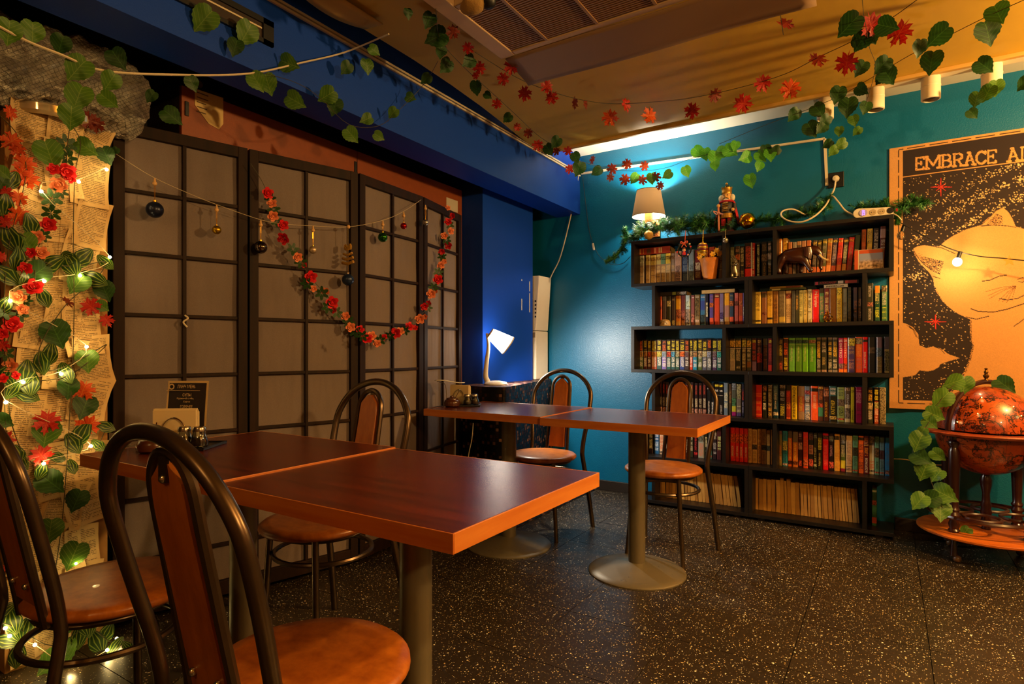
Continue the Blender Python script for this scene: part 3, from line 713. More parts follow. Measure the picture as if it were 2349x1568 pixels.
def book(x0, x1, y, z, h, base, code, label, depth=0.125, lean=0.0, group=None):
    bands, pics, titles, texts = parse(code); w_ = x1 - x0
    cuts = sorted({0.0, 1.0} | {q for b in bands+pics+titles for q in b[:2]}); cuts = [c for i, c in enumerate(cuts) if i == 0 or c - cuts[i-1] > 1e-4]
    xsn = [-w_/2, -w_*0.36, w_*0.36, w_/2]; ysn = [0.003, 0.0, 0.0, 0.003]; sd = brnd.random()*97
    vs = []; fs = []; col = []; inkc = []
    for c in cuts: vs += [(xsn[k], ysn[k], c*h) for k in range(4)]
    cb = bcol(base)
    for i in range(len(cuts)-1):
        mid = (cuts[i]+cuts[i+1])/2; cc = cb; ik = (0,0,0,0); tk = (0,0,0,0)
        for a, b, q in bands:
            if a <= mid <= b: cc = bcol(q)
        for a, b, q in pics:
            if a <= mid <= b: cc = bcol(q); ik = tuple(x*0.25 for x in bcol(q)) + (1.0,); tk = ik
        for a, b, q in titles:
            if a <= mid <= b: tk = bcol(q) + (0.5,)
        for k in range(3):
            fs.append((i*4+k, i*4+k+1, (i+1)*4+k+1, (i+1)*4+k)); col += [cc+(1,)]*4; inkc += [tk if k == 1 else ik]*4
    n = len(vs); vs += [(-w_/2, depth, 0), (w_/2, depth, 0), (w_/2, depth, h), (-w_/2, depth, h)]
    tp = (len(cuts)-1)*4
    side = [(0, tp, n+3, n), (3, n+1, n+2, tp+3), (0, n, n+1, 3)]
    fs += side; col += [cb+(1,)]*12; inkc += [(0,0,0,0)]*12
    me = MB().add(vs, fs).mesh('book', m_book)
    set_attr(me, 'Col', col, 'FLOAT_COLOR', 'CORNER'); set_attr(me, 'Ink', inkc, 'FLOAT_COLOR', 'CORNER'); set_attr(me, 'uvm', [(p[0], p[2], sd) for p in vs])
    o = obj('book', me); o.location = ((x0+x1)/2, y, z); o.rotation_euler = (0, lean, 0); tag(o, label, 'book', group)
    MB().box(-w_/2+0.0012, w_/2-0.0012, 0.004, depth-0.002, 0.003, h-0.004).build('page_block', m_pages, o)
    for a, b, q, txt, k in texts:
        L = (b-a)*h
        if k == 'W': put_text(txt, ink(q), o, (0, -0.0008, (a+b)/2*h), (0,0,1), (-1,0,0), L, w_*0.5)
        else: put_text(txt, ink(q), o, (0, -0.0008, (a+b)/2*h), (0,0,-1), (1,0,0), L, w_*0.5)
    return o
ROWN = ['bottom', 'fifth', 'fourth', 'third', 'second', 'top']
YB = 4.018
def bay(row, bayname, spec, h=0.206, lean=0.0, auto=True, lean2=None, n0=0):
    items = [s.strip() for s in spec.strip().split('\n') if s.strip()]
    for i, s in enumerate(items):
        q = s.split(None, 3); u0, u1, base = float(q[0]), float(q[1]), q[2]; code = q[3] if len(q) > 3 else ''
        hh = h
        if code.startswith('h'): a, _, code = code.partition(' '); hh = float(a[1:])
        else: hh += brnd.uniform(-0.003, 0.003)
        if not code and auto:
            tcol = brnd.choice(['dc9', 'eda', 'c96', 'fe8', 'b63']) if sum(lin(base)) < 0.9 else brnd.choice(['321', '531', '222'])
            code = 'T%.2f-%.2f%s' % (brnd.uniform(0.08, 0.3), brnd.uniform(0.55, 0.8), tcol)
            if brnd.random() < 0.4: code += ' B%.2f-1%s' % (brnd.uniform(0.82, 0.92), brnd.choice(['a74', '432', 'b96', '644']))
        x0, x1 = sx(u0, YB), sx(u1, YB); le = lean + ((lean2-lean)*i/max(1, len(items)-1) if lean2 is not None else 0)
        lb = '%s book, %s from the left on the %s shelf, %s' % (cname(base), ORD[i+n0], ROWN[row], bayname)
        if le: x0 -= 0.03*le; x1 -= 0.03*le
        book(x0, x1, YB+brnd.uniform(-0.004, 0.004), ZK[row]+0.0005, hh, base, code, lb, 0.125, le, 'books standing in the bookcases')
bay(5, 'left bay', '''1466 1477 876 B.66-1998 P.80-.92886 T.04-.6b96
1480.5 1491 975 B.66-1cb6 P.80-.92a84 T.04-.6ca6
1491.5 1504 975 B.66-1cb6 P.80-.92a84 T.04-.6ca6
1504.5 1515.5 975 B.66-1ba6 P.80-.92a84 T.04-.6ca6
1516 1527 975 B.66-1686 P.80-.92575 T.04-.6ca6
1527.5 1538 986 B.66-1db4 P.80-.92a83 T.04-.6b96
1539 1548 876 P.80-.92864 T.04-.6b96
1548.5 1563 a87 h.217 T.05-.55322
1565 1579 235 h.217 T.05-.8678
1580 1592.5 899 h.219 T.05-.55222 B0-.06ba9
1593 1608 622 h.217
1615 1624 d72 h.222 T.3-.9421
1627 1640 b42 h.226 T.5-.9431
1647 1656 a87 h.23''', 0.208)
bay(5, 'middle bay', '''1675 1684 553 h.212 T.2-.9aa8
1686 1697 321 P.58-.75c62 T.1-.5cb9 T.78-.95b86
1698 1707 111 T.40-.95dc9 T.04-.25b96
1708 1725 211 h.23 B0-.28d21 T.32-.9c42
1725.5 1731 a22 h.226 T.05-.9dc9
1736 1743 111 h.222 T.05-.95bb8
1746 1760 222 h.226 P.46-.66a98 V.02-.42ec8:Спектр T.72-.95a97
1761 1770 221 h.226 P.5-.68a86 T.05-.45ba8 T.75-.95c97''', 0.215)
bay(5, 'right bay', '''1777 1781 a71 h.232
1782 1794 d83 h.236 T.3-.9852 B.5-.53a41
1796 1806 c92 h.238 T.5-.95741
1808 1817 a63 h.21
1818 1827 876 h.208
1828 1838 543 h.21
1839 1849 a75 h.21
1850 1860 b63 h.21''', 0.212)
bay(5, 'right bay', '''1862 1871 543 B0-.22c63 P.88-.95ca4 T.3-.8987
1872.5 1881.5 542 B0-.22c63 P.88-.95ca4 T.3-.8876
1883 1893 553 B0-.22c74 P.88-.95ca4 T.3-.8987
1894 1905 a62 B0-.24d84 P.88-.95ca4 T.3-.8643
1906 1916.5 434 B0-.22c53 P.88-.95ca4 T.3-.8988
1918 1929 c32 B0-.24d73 P.88-.95e83 T.3-.8832
1930.5 1941 333 B0-.26c83 P.88-.95ca4 T.3-.8bb9
1942 1954 d34 B0-.20d52 P.88-.95e83 V.32-.76caa:ГЛАДИАТОР
1955 1967 343 h.215''', 0.208, 0.05, True, 0.085, 8)
bay(5, 'right bay', '''1974 1984 b52 h.246 B.0-.6942 T.7-.95741
1987 1999 ca4 h.247 B0-.56b83 T.65-.95543
2002 2014 322 h.245 T.3-.95cb9
2017 2030 622 h.253 B.74-.94c98 T.5-.7cba''', 0.245, 0.03, True, None, 17)
bay(4, 'left bay', '''1509.5 1518 b41 B.86-1d62 P.55-.7a31
1519 1528 544 B.86-1777
1529 1538 332 P.66-.84cb8 T.05-.2a86
1540 1549 433 T.03-.2cb7 T.85-.93a97
1550 1561 c72 B.55-.9ea2 P.25-.55b64 T.03-.16ba5
1562 1572 522 P.1-.5843 T.03-.18b84
1573 1583 9aa P.05-.55876 P.62-.8aba
1585 1593 744 P.08-.4a65 T.9-.94dcb
1594 1605 764 P.3-.9653 T.03-.2dba T.91-.94dcb
1606.5 1618 368 B.55-.95369 B.5-.8348 P.05-.35344 T.9-.94dcb
1618.5 1624 223 h.215
1628 1637 548 P.58-.72c63 B.04-.24d53 T.8-.95966
1639 1650 c42 B.86-1732 T.9-.94ec8
1651 1660 768 P.15-.4547 T.03-.2ccc
1662 1673 d92 B.02-.62a76 B.02-.25b84 T.88-.94ec8
1674 1683 345 P.60-.76b63 B.1-.26d53 T.8-.95985
1685 1694 b54 B.84-1c65 P.6-.74843
1695.5 1704 a42 P.6-.76c63 B.1-.28c42
1704.5 1706.5 769''', 0.207)
bay(4, 'right bay', '''1728 1732 751
1732 1745 db4 T.42-.95862 P.08-.13431
1746.5 1758 853 P.82-.95542 P.28-.36843
1759 1772 da3 T.55-.95862 P.14-.2431
1773 1785 962 T.1-.85532
1786 1801 875 T.2-.85543 B.06-.22ca4
1802 1815 db8 P.76-.92a54 T.15-.6864
1816 1824 555 T.2-.9444
1825 1832 443 T.4-.85c94
1833 1842 cb6 T.2-.95762
1843 1851 ca5 T.2-.95762
1852 1862 cb8 T.3-.95543
1863 1879 d11 V.48-.94fdb:Рэй_Брэдбери
1880 1890 585 h.209
1891 1902 722 T.32-.9ec8
1903 1918 851 h.206 T.8-.95962
1919 1931 db3 P.8-.95ec4 T.1-.7863
1932 1943 776 T.1-.6543
1945 1953 443 T.1-.9763
1958 1967 544 h.204
1968 1976 433 h.204''', 0.205)
bay(4, 'outer right end', '''1988.5 2003 332 h.225 W.65-.93dcb:НАСЛЕДИЕ P.40-.5a65 W.06-.34dcb:ВОЛКОДАВ
2006 2018 143 B.80-1d82 T.5-.8cb7 T.05-.4cc3
2022 2035 364 h.209 P.82-.98986 T.45-.8bba T.05-.4cc3''', 0.208)
RB = 'B.60-1211 T.64-.96'
cs = [1466.5,1475.5,1484.5,1494,1507,1518,1529,1539,1549,1559,1571,1581.5,1589.5,1600,1611,1622,1633,1645,1656]
lo_ = '453 522 533 b65 355 76a 255 355 354 348 433 d42 28a 563 556 666 535 254'.split(); pc = 'a74 963 b42 b72 cb4 89a c42 59b ba7 d62 755 b96 b85 ca7 cb8 99a 866 4a9'.split()
bay(3, 'left bay', '\n'.join('%s %s %s %s%s P.42-.59%s B.59-.605dc9 T.08-.4edc' % (cs[i]+0.4, cs[i+1]-0.6, lo_[i], RB, 'fc3' if i % 5 else 'd62', pc[i]) for i in range(18)), 0.204)
bay(3, 'middle bay', '''1674 1686 776 B.7-1321 P.74-.94da4 B.68-.70cba T.3-.66cb9 B0-.35a98
1687 1699 332 P.74-.94da4 B.68-.70cba T.3-.66cb9 T.06-.14cb9
1701 1711 543 P.74-.94cb5 B.68-.70cba T.1-.66cb8
1713 1723 443 P.74-.94da4 B.68-.70cba T.3-.66cb9 B.1-.28852
1725 1735 422 T.3-.85b43 B0-.28868 T.86-.95fc3
1736 1748 311 P.25-.55c32 T.55-.85966 T.86-.95fc9
1750 1761 432 T.05-.8a64 B.8-1776
1762 1771 722 T.3-.8b43 B0-.18d32 T.86-.95fc3''', 0.205)
bay(3, 'right bay', '''1777 1783 641 h.2
1786 1796 321 W.48-.80ec3:БЕРСЕРКЕР T.05-.3c53 T.84-.95a84
1797 1808 421 T.5-.85d52 T.05-.4ec3 B.97-1d83
1809 1823 6a4 P.84-.94354 B.80-.81ab7 W.30-.74cd9:Роберт_Хайнлайн
1824 1839 582 P.84-.94354 B.80-.81ab7 W.30-.74cd7:Роберт_Хайнлайн
1840 1853.5 6a2 P.84-.94354 B.80-.81ab7 W.30-.74cd7:Роберт_Хайнлайн
1855 1871 592 P.84-.94a75 B.80-.81ab7 W.30-.74cd7:Роберт_Хайнлайн
1873 1883 332 T.4-.88da3 T.1-.36aa9 B0-.06876 B.94-1765
1884 1896 332 T.55-.85ba9 W.2-.42db7:ПЕПЕЛ B0-.06a87 B.94-1765
1899 1909 332 T.44-.88da3 T.1-.36cb9 B0-.06876 B.94-1765
1910 1921 332 T.42-.88da3 T.1-.36cb9 B0-.06876 B.94-1765
1923 1934 a25 V.42-.84fdc:ВИТКО T.87-.95fcb P.1-.25866 B0-.08e72
1934.5 1944 d31 V.42-.84fcb:ВИТКО T.87-.95fcb P.1-.25b52 B0-.08e72
1945 1961 436 P.76-.98cb4 T.5-.75a85 T.1-.4a76 B.07-.075976
1962 1978 d52 P.8-.97986 T.45-.78e83 T.1-.4b65
1979 1990 d11 P.86-.93321 W.12-.58fdb:ДЭНИЕЛ_КИЗ
1992 2008 111 P.55-.72543
2011 2024 a84 B.7-1866 P.45-.7677 T.05-.45653
2028 2041 a84 B.66-1544 P.05-.6763''', 0.206)
bay(2, 'left bay', '\n'.join('%s %s 211 W.62-.92d42:ГАРРИ_ГАРРИСОН T.2-.5%s P.02-.16a76' % (a, b, c) for a, b, c in
    ((1511,1518,'ba8'),(1519,1526,'876'),(1527,1534,'cb9'),(1536,1543,'a97'),(1545,1552,'ba8'),(1554,1561,'a97'),(1563,1570,'876'),(1572,1579,'a97'),(1584,1591,'ba8'),(1593.5,1601,'ba8'),(1602.5,1610.5,'a97'),(1612,1620,'cb9'))) + '''
1622 1630.5 111 B.90-.915cba W.02-.42edc:ЭНДРЮ_НОРТОН P.80-.84dcb
1632 1638 111 T.02-.4edc
1639 1649 111 P.90-.97ec3 B.62-.63cba W.03-.24edc:ДЖОН_БОЙД T.74-.8edc
1650 1659 111 P.90-.97ec3 B.62-.63cba W.03-.32edc:А_Э_ВАН_ВОГТ T.74-.8edc
1660 1670 678 h.212
1672 1678 432 P.4-.8753
1679 1689 554 B0-.12a26 B.12-.3cb3 P.3-.55585 P.8-1888
1690 1701 765 P.55-1a96 T.12-.4cb8 B0-.1546
1702 1706 334 T.5-.85d42 T.1-.45a9a''', 0.207)
bay(2, 'right bay', '''1727 1732 411
1733 1747 b21 B.7-.74d52 B.63-.67d52 B.05-.1d52 T.2-.5c63
1749 1758 221 P.8-.95a64 T.5-.76db7 T.22-.44edc
1761 1771 543 T.36-.88ba8 P.9-1876 T.05-.3da4
1773 1785 134 W.27-.76dcb:Догони_ракету P.08-.18dcb T.55-.95788
1788 1801 222 P.9-1876 T.52-.82aab T.08-.42cb4
1803 1813 932 B.84-1221 P.3-.5c63 B0-.04d63 T.6-.8c32
1815 1828 db2 V.86-.95331:О W.06-.84221:ИНЖЕНЕРЫ_КОЛЬЦА
1830 1845 975 B.24-.7a53 W.26-.68ec4:ПОЛЕТ_ДРАКОНА
1846 1858 678 P.76-.88b55 P0-.2ba9 P.45-.6543 T.2-.7dcb
1860 1876 e52 P.84-.94221 B.80-.81f96 W.34-.74fc9:АЙЗЕК_АЗИМОВ
1877 1888 532 B.12-.38486 P.38-.5c53 T.6-.85b63 P.92-.97da4
1889 1901 421 P.72-.9b75 W.12-.56ea2:БИТВА_ЗА_НЕБО P.9-.95b63
1902 1919 221 B.72-1255 T.75-.95dcb W.2-.6ec3:КАТТНЕР P.05-.14ca5
1921 1937 895 T.15-.42232 P.45-.65765 T.75-.95454 P.05-.1d64
1938 1951 543 B.0-.5cb8 P.1-.4876 W.42-.8ccc:ВАРЛЕЙ P.9-.98a86
1951.5 1960 cb2 W.06-.36321:ДЖЕК_ВЭНС T.84-.92542
1962 1978 a14 T.55-.92d88 T.2-.42723''', 0.207)
bay(2, 'outer right end', '''1990.5 2002 332 B.62-1211 T.64-.95ea3 P.4-.58ca7 T.1-.36cba
2005 2016 a42 B.62-1211 T.66-.95ec3 P.42-.6ba6 T.05-.4dba
2017 2032 875 P0-1986''', 0.206)
bay(1, 'left bay', '''1466 1474 221
1476 1484 432
1489 1498 211
1501 1512 258 T.1-.4bcd T.45-.75dde
1513 1522 ca8 T.15-.6b53 P.02-.1876
1523 1530 211 T.2-.7dca
1532 1541 211 P.2-.4cb9
1543 1553 422
1555 1564 543
1566 1572 211
1574 1581 322
1582 1590 332 T.2-.9cb9
1592 1600 311 W.22-.92d33:ХРАНИТЕЛИ P.08-.16d33
1601 1615 998 P.5-.9776 T.05-.45c75
1617 1623 221
1624 1634 465 P.25-.5343 P.05-.1b64 P.6-.9443
1635 1644 322 P.6-.8ca8 T.15-.5cba T.8-1b83
1645 1655 522''', 0.217)
bay(1, 'middle bay', '''1664 1673 522
1675 1685 c21 P.55-.82d52 V.15-.45dca:ИСПОЛНЕНИЕ B.12-.13e63
1686 1695 c21 P.55-.82d52 V.15-.45dca:ПОИСК_ДАО B.12-.13e63
1696 1705 c21 P.55-.82d52 V.15-.45dca:АНТИХРИСТ B.12-.13e63
1706 1715 b21 P.55-.82c52 V.15-.45dca:ЗВЕЗДЫ_ТАМ B.12-.13e63
1716 1724 b84 T.05-.95742
1725 1736 b84 P.4-.55543 T.6-.95742 T.05-.35863
1737 1746 b84 T.05-.95742
1747 1758 a73 P.4-.55332 T.6-.95642 T.05-.35753
1759 1767 a73 P.4-.55443 T.6-.95642
1768 1771 b84''', 0.217)
bay(1, 'right bay', '''1786 1793.5 763
1795 1806 278 T.1-.45234 P.45-.72ba5 P.02-.08caa T.75-.95345
1807 1817 b51 B.8-1543 W.22-.78fc4:ДЖУЛИЯ_ДЖЕЙМС P.06-.16521
1818 1830 b62 B.7-1654 W.22-.66fc4:МАРК_ФРАЙ P.06-.16842
1831 1840 311 P.5-.7b87 T.05-.2d53 T.8-.95a88
1842 1853 c42 B.84-.98d33 T.3-.76943 P.05-.25c64
1855 1865 222 P.8-.98644 B.4-.66a76 T.42-.64522 P.06-.26c54
1866 1874 332 W.2-.6dc8:КАТТНЕР P.86-.95888 P.06-.13bb9
1875 1886 221 T.55-.88dc4 W.1-.46db6:Роберт_Хайнлайн
1887 1900 d12 P.84-.94644 T.1-.7e55 B.80-.81e55
1901 1912 211 V.38-.68d99:HOWELL P.8-.94776 P.06-.24c54
1914 1926 d93 P.84-.95653 T.05-.5b72 B.78-.79b72
1928 1939 332 B0-.08823 B.08-.3cb3 B.3-.5562 P.76-.98888 T.4-.72ba7
1941 1955 ca7 T.22-.84865 B.14-.16654 P.04-.11a86
1956 1968 586 P.45-.68332 P.04-.08d64 T.18-.42354 T.72-.98354
1969 1981 e62 P.88-.96432 T.62-.78732 T.34-.56732 T.1-.3732
1982 1993 511 P.76-.95a64 B.74-.76da4 W.04-.42edb:В.СЕРТАКОВ T.48-.7d83
1994 2006 cb9 P.76-1876 T.14-.34c53 P.06-.11876
2007 2017 697 P.45-.7753 P.04-.08d64 W.15-.34233:ЛОЖИ T.76-.98354
2018 2029 688 P.42-.66533 P.04-.08b64 T.12-.4355 T.7-.9577
2031 2043 27a T.25-.8468 P.04-.14a76 B.19-.2048b''', 0.218)
# bottom shelf: paperbacks with their page edges outwards
def edge_book(u0, u1, h, lb, lean, tone):
    x0, x1 = sx(u0, YB), sx(u1, YB); w_ = x1-x0
    o = MB().box(-w_/2, w_/2, 0.003, 0.125, 0, h).build('book', M('worn_cover_%d' % (tone % 3), ('5a3a18', '6e4a22', '4a2c14')[tone % 3], 0.7)); o.location = ((x0+x1)/2, YB, ZK[0]+0.0005); o.rotation_euler = (0, lean, 0)
    tag(o, lb, 'book', 'paperbacks with page edges outwards on the bottom shelf')
    bow = 0.004*math.sin(u0)
    m = MB(); m.add([(s*(w_/2-0.0008) + bow*math.sin(math.pi*j/4), -0.001, 0.001+(h-0.002)*j/4) for j in range(5) for s in (-1, 1)] + [(s*(w_/2-0.0008) + bow*math.sin(math.pi*j/4), 0.12, 0.001+(h-0.002)*j/4) for j in range(5) for s in (-1, 1)],
          [(j*2, j*2+1, j*2+3, j*2+2) for j in range(4)] + [(8, 9, 19, 18)] + [(j*2, j*2+2, j*2+12, j*2+10) for j in range(4)] + [(j*2+1, j*2+11, j*2+13, j*2+3) for j in range(4)])
    m.build('page_edges', M('page_edge_%d' % (tone % 4), ('c08a3a', 'b07c32', 'cf9c4a', 'a8762e')[tone % 4], 0.8, var=0.15, vs=30), o)
rr = random.Random(3)
for nm, ua, ub, n_, l0, l1 in (('left bay', 1513, 1700, 24, -0.02, -0.13), ('right bay', 1732, 1972, 28, 0.0, -0.07)):
    ww = [rr.uniform(0.7, 1.4) for _ in range(n_)]; tot = sum(ww); u = ua
    for i in range(n_):
        u2 = u + (ub-ua)*ww[i]/tot
        hh = 0.200 + rr.uniform(-0.003, 0.003) + (0.018 if nm == 'right bay' and i in (6, 8) else 0)
        edge_book(u+0.3, u2-0.3, hh, 'tan paged book, %s from the left on the bottom shelf, %s' % (ORD[i], nm), l0+(l1-l0)*i/n_, i*7+int(u))
        u = u2
bay(0, 'outer right end', '2000 2011 364 h.215 P.55-.68c63 B.06-.22c53 B.9-.95aa8')
# lying books
def flat_book(u0, u1, z, th, base, lb, code=None, pages=False, depth=0.13, y=YB):
    x0, x1 = sx(u0, y), sx(u1, y); w_ = x1-x0
    o = thing('book', lb, 'book', ((x0+x1)/2, y, z), 0, 'books lying flat on others')
    c = M('cover_'+base, base, 0.45, var=0.15)
    if pages:
        MB().box(-w_/2+0.002, w_/2-0.002, 0.0, depth, 0.002, th-0.002).build('page_block', m_pages, o)
        for a, b in ((0, 0.002), (th-0.002, th)): MB().box(-w_/2, w_/2, -0.001, depth+0.002, a, b).build('cover', c, o)
    else:
        MB().box(-w_/2, w_/2, 0, 0.004, 0, th).build('spine', c, o, bevel=0.001)
        for a, b in ((0, 0.0018), (th-0.0018, th)): MB().box(-w_/2, w_/2, 0.003, depth, a, b).build('cover', c, o)
        MB().box(-w_/2+0.003, w_/2-0.003, 0.004, depth-0.003, 0.0018, th-0.0018).build('page_block', m_pages, o)
    if code:
        for a, b, col, txt, flip in code:
            xc = -w_/2 + w_*(a+b)/2
            if txt: put_text(txt, ink(col), o, (xc, -0.0012, th/2), (1,0,0) if not flip else (-1,0,0), (0,0,1) if not flip else (0,0,-1), w_*(b-a), th*0.62)
            else: MB().box(-w_/2+w_*a, -w_/2+w_*b, -0.0012, 0.001, th*0.12, th*0.88).build('printed_block', ink(col), o)
    return o
flat_book(1462, 1537, ZK[5]+0.2125, 0.046, 'a3300c', 'thick red book lying across the tan volumes on the top shelf', [(0.06,0.12,'c84',None,0),(0.18,0.2,'c84',None,0),(0.3,0.42,'643',None,0),(0.52,0.58,'c74',None,0),(0.66,0.7,'c95',None,0),(0.72,0.76,'c95',None,0)], y=YB-0.01)
flat_book(1508, 1575, ZK[4]+0.2115, 0.027, '2e261c', 'dark book lying over the left books on the second shelf', [(0.04,0.1,'884',None,0),(0.52,0.64,'9a5',None,0),(0.70,0.98,'cba','ГОРИЗОНТ',0)])
flat_book(1609, 1686, ZK[4]+0.2115, 0.026, '4a3a28', 'book lying with tan page edges outwards on the second shelf, left bay', None, True)
flat_book(1764, 1848, ZK[4]+0.2095, 0.013, '4a5020', 'green book lying below the yellow one on the second shelf, right bay', [(0.08,0.32,'dc8',None,0)])
flat_book(1766, 1841, ZK[4]+0.2228, 0.012, 'a8822c', 'thin yellow book lying on a green one on the second shelf', [(0.5,0.94,'731',None,0)])
flat_book(1890, 1945, ZK[4]+0.2095, 0.020, 'd8c8a8', 'white book lying upside down on the second shelf, right bay', [(0.1,0.82,'221','БРЭДБЕРИ',1)])
flat_book(1868, 1970, ZK[4]+0.2298, 0.022, '1c1414', 'black book with red lettering lying topmost on the second shelf', [(0.02,0.09,'a34',None,0),(0.12,0.5,'a33','АЛЕКСАНДР',0),(0.54,0.66,'cba',None,0),(0.7,0.96,'b43',None,0)])
# ================================================================== leaves, flowers, garlands
def leaf_mat(name, c0, c1, vein, rough=0.5, stripes=False):
    t = NT(name); p = t.co(); s = t.n('ShaderNodeSeparateXYZ', i_Vector=p); x, y = s.outputs[0], s.outputs[1]
    ax_ = t.math('ABSOLUTE', x)
    mid = t.math('LESS_THAN', ax_, 0.012)
    k = t.math('FRACT', t.math('MULTIPLY', t.math('SUBTRACT', y, t.math('MULTIPLY', ax_, 0.9)), 6.0))
    sv = t.math('LESS_THAN', t.math('ABSOLUTE', t.math('SUBTRACT', k, 0.5)), 0.05)
    rnd = t.n('ShaderNodeObjectInfo').outputs['Random']
    base = t.mix(t.math('ADD', t.math('MULTIPLY', t.noise(p, 4, 3), 0.6), t.math('MULTIPLY', rnd, 0.4)), lin(c0), lin(c1))
    if stripes:
        st = t.math('FRACT', t.math('MULTIPLY', t.math('DIVIDE', ax_, t.math('MAXIMUM', 0.08, t.math('SUBTRACT', 0.62, t.math('ABSOLUTE', y)))), 3.6))
        base = t.mix(t.math('LESS_THAN', t.math('ABSOLUTE', t.math('SUBTRACT', st, 0.5)), 0.13), base, lin(vein))
    else:
        base = t.mix(t.math('MULTIPLY', t.math('MAXIMUM', mid, sv), 0.6), base, lin(vein))
    t.set(color=base, rough=rough)
    tr = t.n('ShaderNodeBsdfTranslucent', i_Color=base); mx = t.n('ShaderNodeMixShader', i_0=0.28)
    t.link(t.b.outputs[0], mx.inputs[1]); t.link(tr.outputs[0], mx.inputs[2]); t.link(mx.outputs[0], t.out.inputs[0]); return t.mat
m_ivy = leaf_mat('green_ivy_leaf', '2c5a12', '5d8a22', '8aa84a')
m_ivyd = leaf_mat('dark_green_leaf', '14360c', '2a5616', '4a7a2c')
m_ivyb = leaf_mat('fresh_green_leaf', '3a9a1c', '6cc030', 'a4d860')
m_map = leaf_mat('red_maple_leaf', '980a06', 'c81e0a', 'd85a14')
m_mapo = leaf_mat('orange_maple_leaf', 'c82c06', 'e85a12', 'f09a30')
m_mapd = leaf_mat('dull_red_maple_leaf', '641206', '8e2a10', 'a05820')
m_str = leaf_mat('striped_leaf', '12300c', '224a16', '86983a', 0.4, True)
m_rosered = M('red_silk_petal', 'd8141a', 0.6, var=0.2, vs=3)
m_rosepk = M('peach_silk_petal', 'f08a5a', 0.6, var=0.15, vs=3)
m_wire = M('brown_green_wire', '3a3414', 0.6)
def outline_leaf(name, pts, mat, fold=0.12, droop=0.25):
    n = len(pts); vs = []; fs = []
    def z(x, y): return -abs(x)*fold*(-1) - droop*(y*y) + 0.03*math.sin(9*y+5*x)
    cy = sum(p[1] for p in pts)/n
    mid = [(0.0, y) for y in (-0.45, -0.2, 0.05, 0.3, 0.45)]
    vs = [(x, y, z(x, y)) for x, y in pts] + [(x*0.55, cy+(y-cy)*0.55, z(x*0.55, cy+(y-cy)*0.55)) for x, y in pts] + [(0, cy, z(0, cy))]
    fs = [(i, (i+1) % n, n+(i+1) % n, n+i) for i in range(n)] + [(n+i, n+(i+1) % n, 2*n) for i in range(n)]
    return MB().add(vs, fs).mesh(name, mat, smooth=180)
heart = [(0,0.38),(0.09,0.45),(0.22,0.455),(0.335,0.40),(0.355,0.34),(0.43,0.27),(0.435,0.20),(0.47,0.10),(0.445,0.03),(0.45,-0.06),(0.39,-0.13),(0.37,-0.22),(0.28,-0.27),(0.24,-0.36),(0.13,-0.43),(0.08,-0.52),(0,-0.62)]
heart += [(-x, y) for x, y in reversed(heart[1:-1])]
mh = [(0,0.66),(0.05,0.50),(0.13,0.50),(0.09,0.38),(0.12,0.26),(0.22,0.34),(0.26,0.46),(0.32,0.34),(0.46,0.34),(0.36,0.22),(0.40,0.14),(0.235,0.09),(0.34,0.02),(0.50,0.02),(0.40,-0.08),(0.42,-0.18),(0.22,-0.12),(0.22,-0.26),(0.24,-0.36),(0.10,-0.30),(0.03,-0.22),(0.012,-0.46)]
maple = [(x, -y) for x, y in mh]; maple = maple + [(-x, y) for x, y in reversed(maple[1:-1])]
oval = [(0.5*0.62*math.sin(2*math.pi*k/16)*(1-0.25*math.cos(2*math.pi*k/16)), 0.5*math.cos(2*math.pi*k/16)) for k in range(16)]
oval[8] = (0, -0.60)
LM = {}
for k, nm, pts, mt in (('g','ivy_leaf',heart,m_ivy),('d','ivy_leaf',heart,m_ivyd),('b','ivy_leaf',heart,m_ivyb),('r','maple_leaf',maple,m_map),('o','maple_leaf',maple,m_mapo),('m','maple_leaf',maple,m_mapd),('s','striped_leaf',oval,m_str)):
    LM[k] = (nm, outline_leaf(nm, pts, mt))
def rose_mesh(name, mat):
    m = MB()
    for ring_i, (n, r, tilt, sz) in enumerate(((5, 0.30, 0.55, 0.34), (5, 0.19, 1.0, 0.28), (4, 0.09, 1.35, 0.22))):
        for k in range(n):
            a = 2*math.pi*k/n + ring_i*0.6; d = Vector((math.cos(a), math.sin(a), 0)); s = Vector((-d.y, d.x, 0)); u_ = d*math.cos(tilt) + Vector((0,0,1))*math.sin(tilt)
            b = d*r*0.35 + Vector((0,0,0.02*ring_i))
            vs = [b - s*sz*0.35, b + s*sz*0.35, b + u_*sz*0.6 + s*sz*0.62, b + u_*sz*1.05 + s*sz*0.30 + d*0.05, b + u_*sz*1.05 - s*sz*0.30 + d*0.05, b + u_*sz*0.6 - s*sz*0.62]
            m.add(vs, [(0,1,2,5), (5,2,3,4)])
    m.ball((0,0,0.16), 0.09, 8, 5)
    return m.mesh(name, mat, smooth=180)
LM['R'] = ('rose', rose_mesh('rose', m_rosered)); LM['P'] = ('rose', rose_mesh('rose', m_rosepk))
def sprig_mesh():
    m = MB()
    for k in range(6):
        a = 2*math.pi*k/6 + 0.3; d = Vector((math.cos(a), math.sin(a), 0)); s = Vector((-d.y, d.x, 0))
        m.add([d*0.05, d*0.22+s*0.13, d*0.45+s*0.09+Vector((0,0,0.05)), d*0.52+Vector((0,0,0.04)), d*0.45-s*0.09+Vector((0,0,0.05)), d*0.22-s*0.13], [(0,1,2,3,4,5)])
    return m.mesh('leaf_sprig', m_ivyd, smooth=180)
LM['k'] = ('leaf_sprig', sprig_mesh())
lr = random.Random(21)
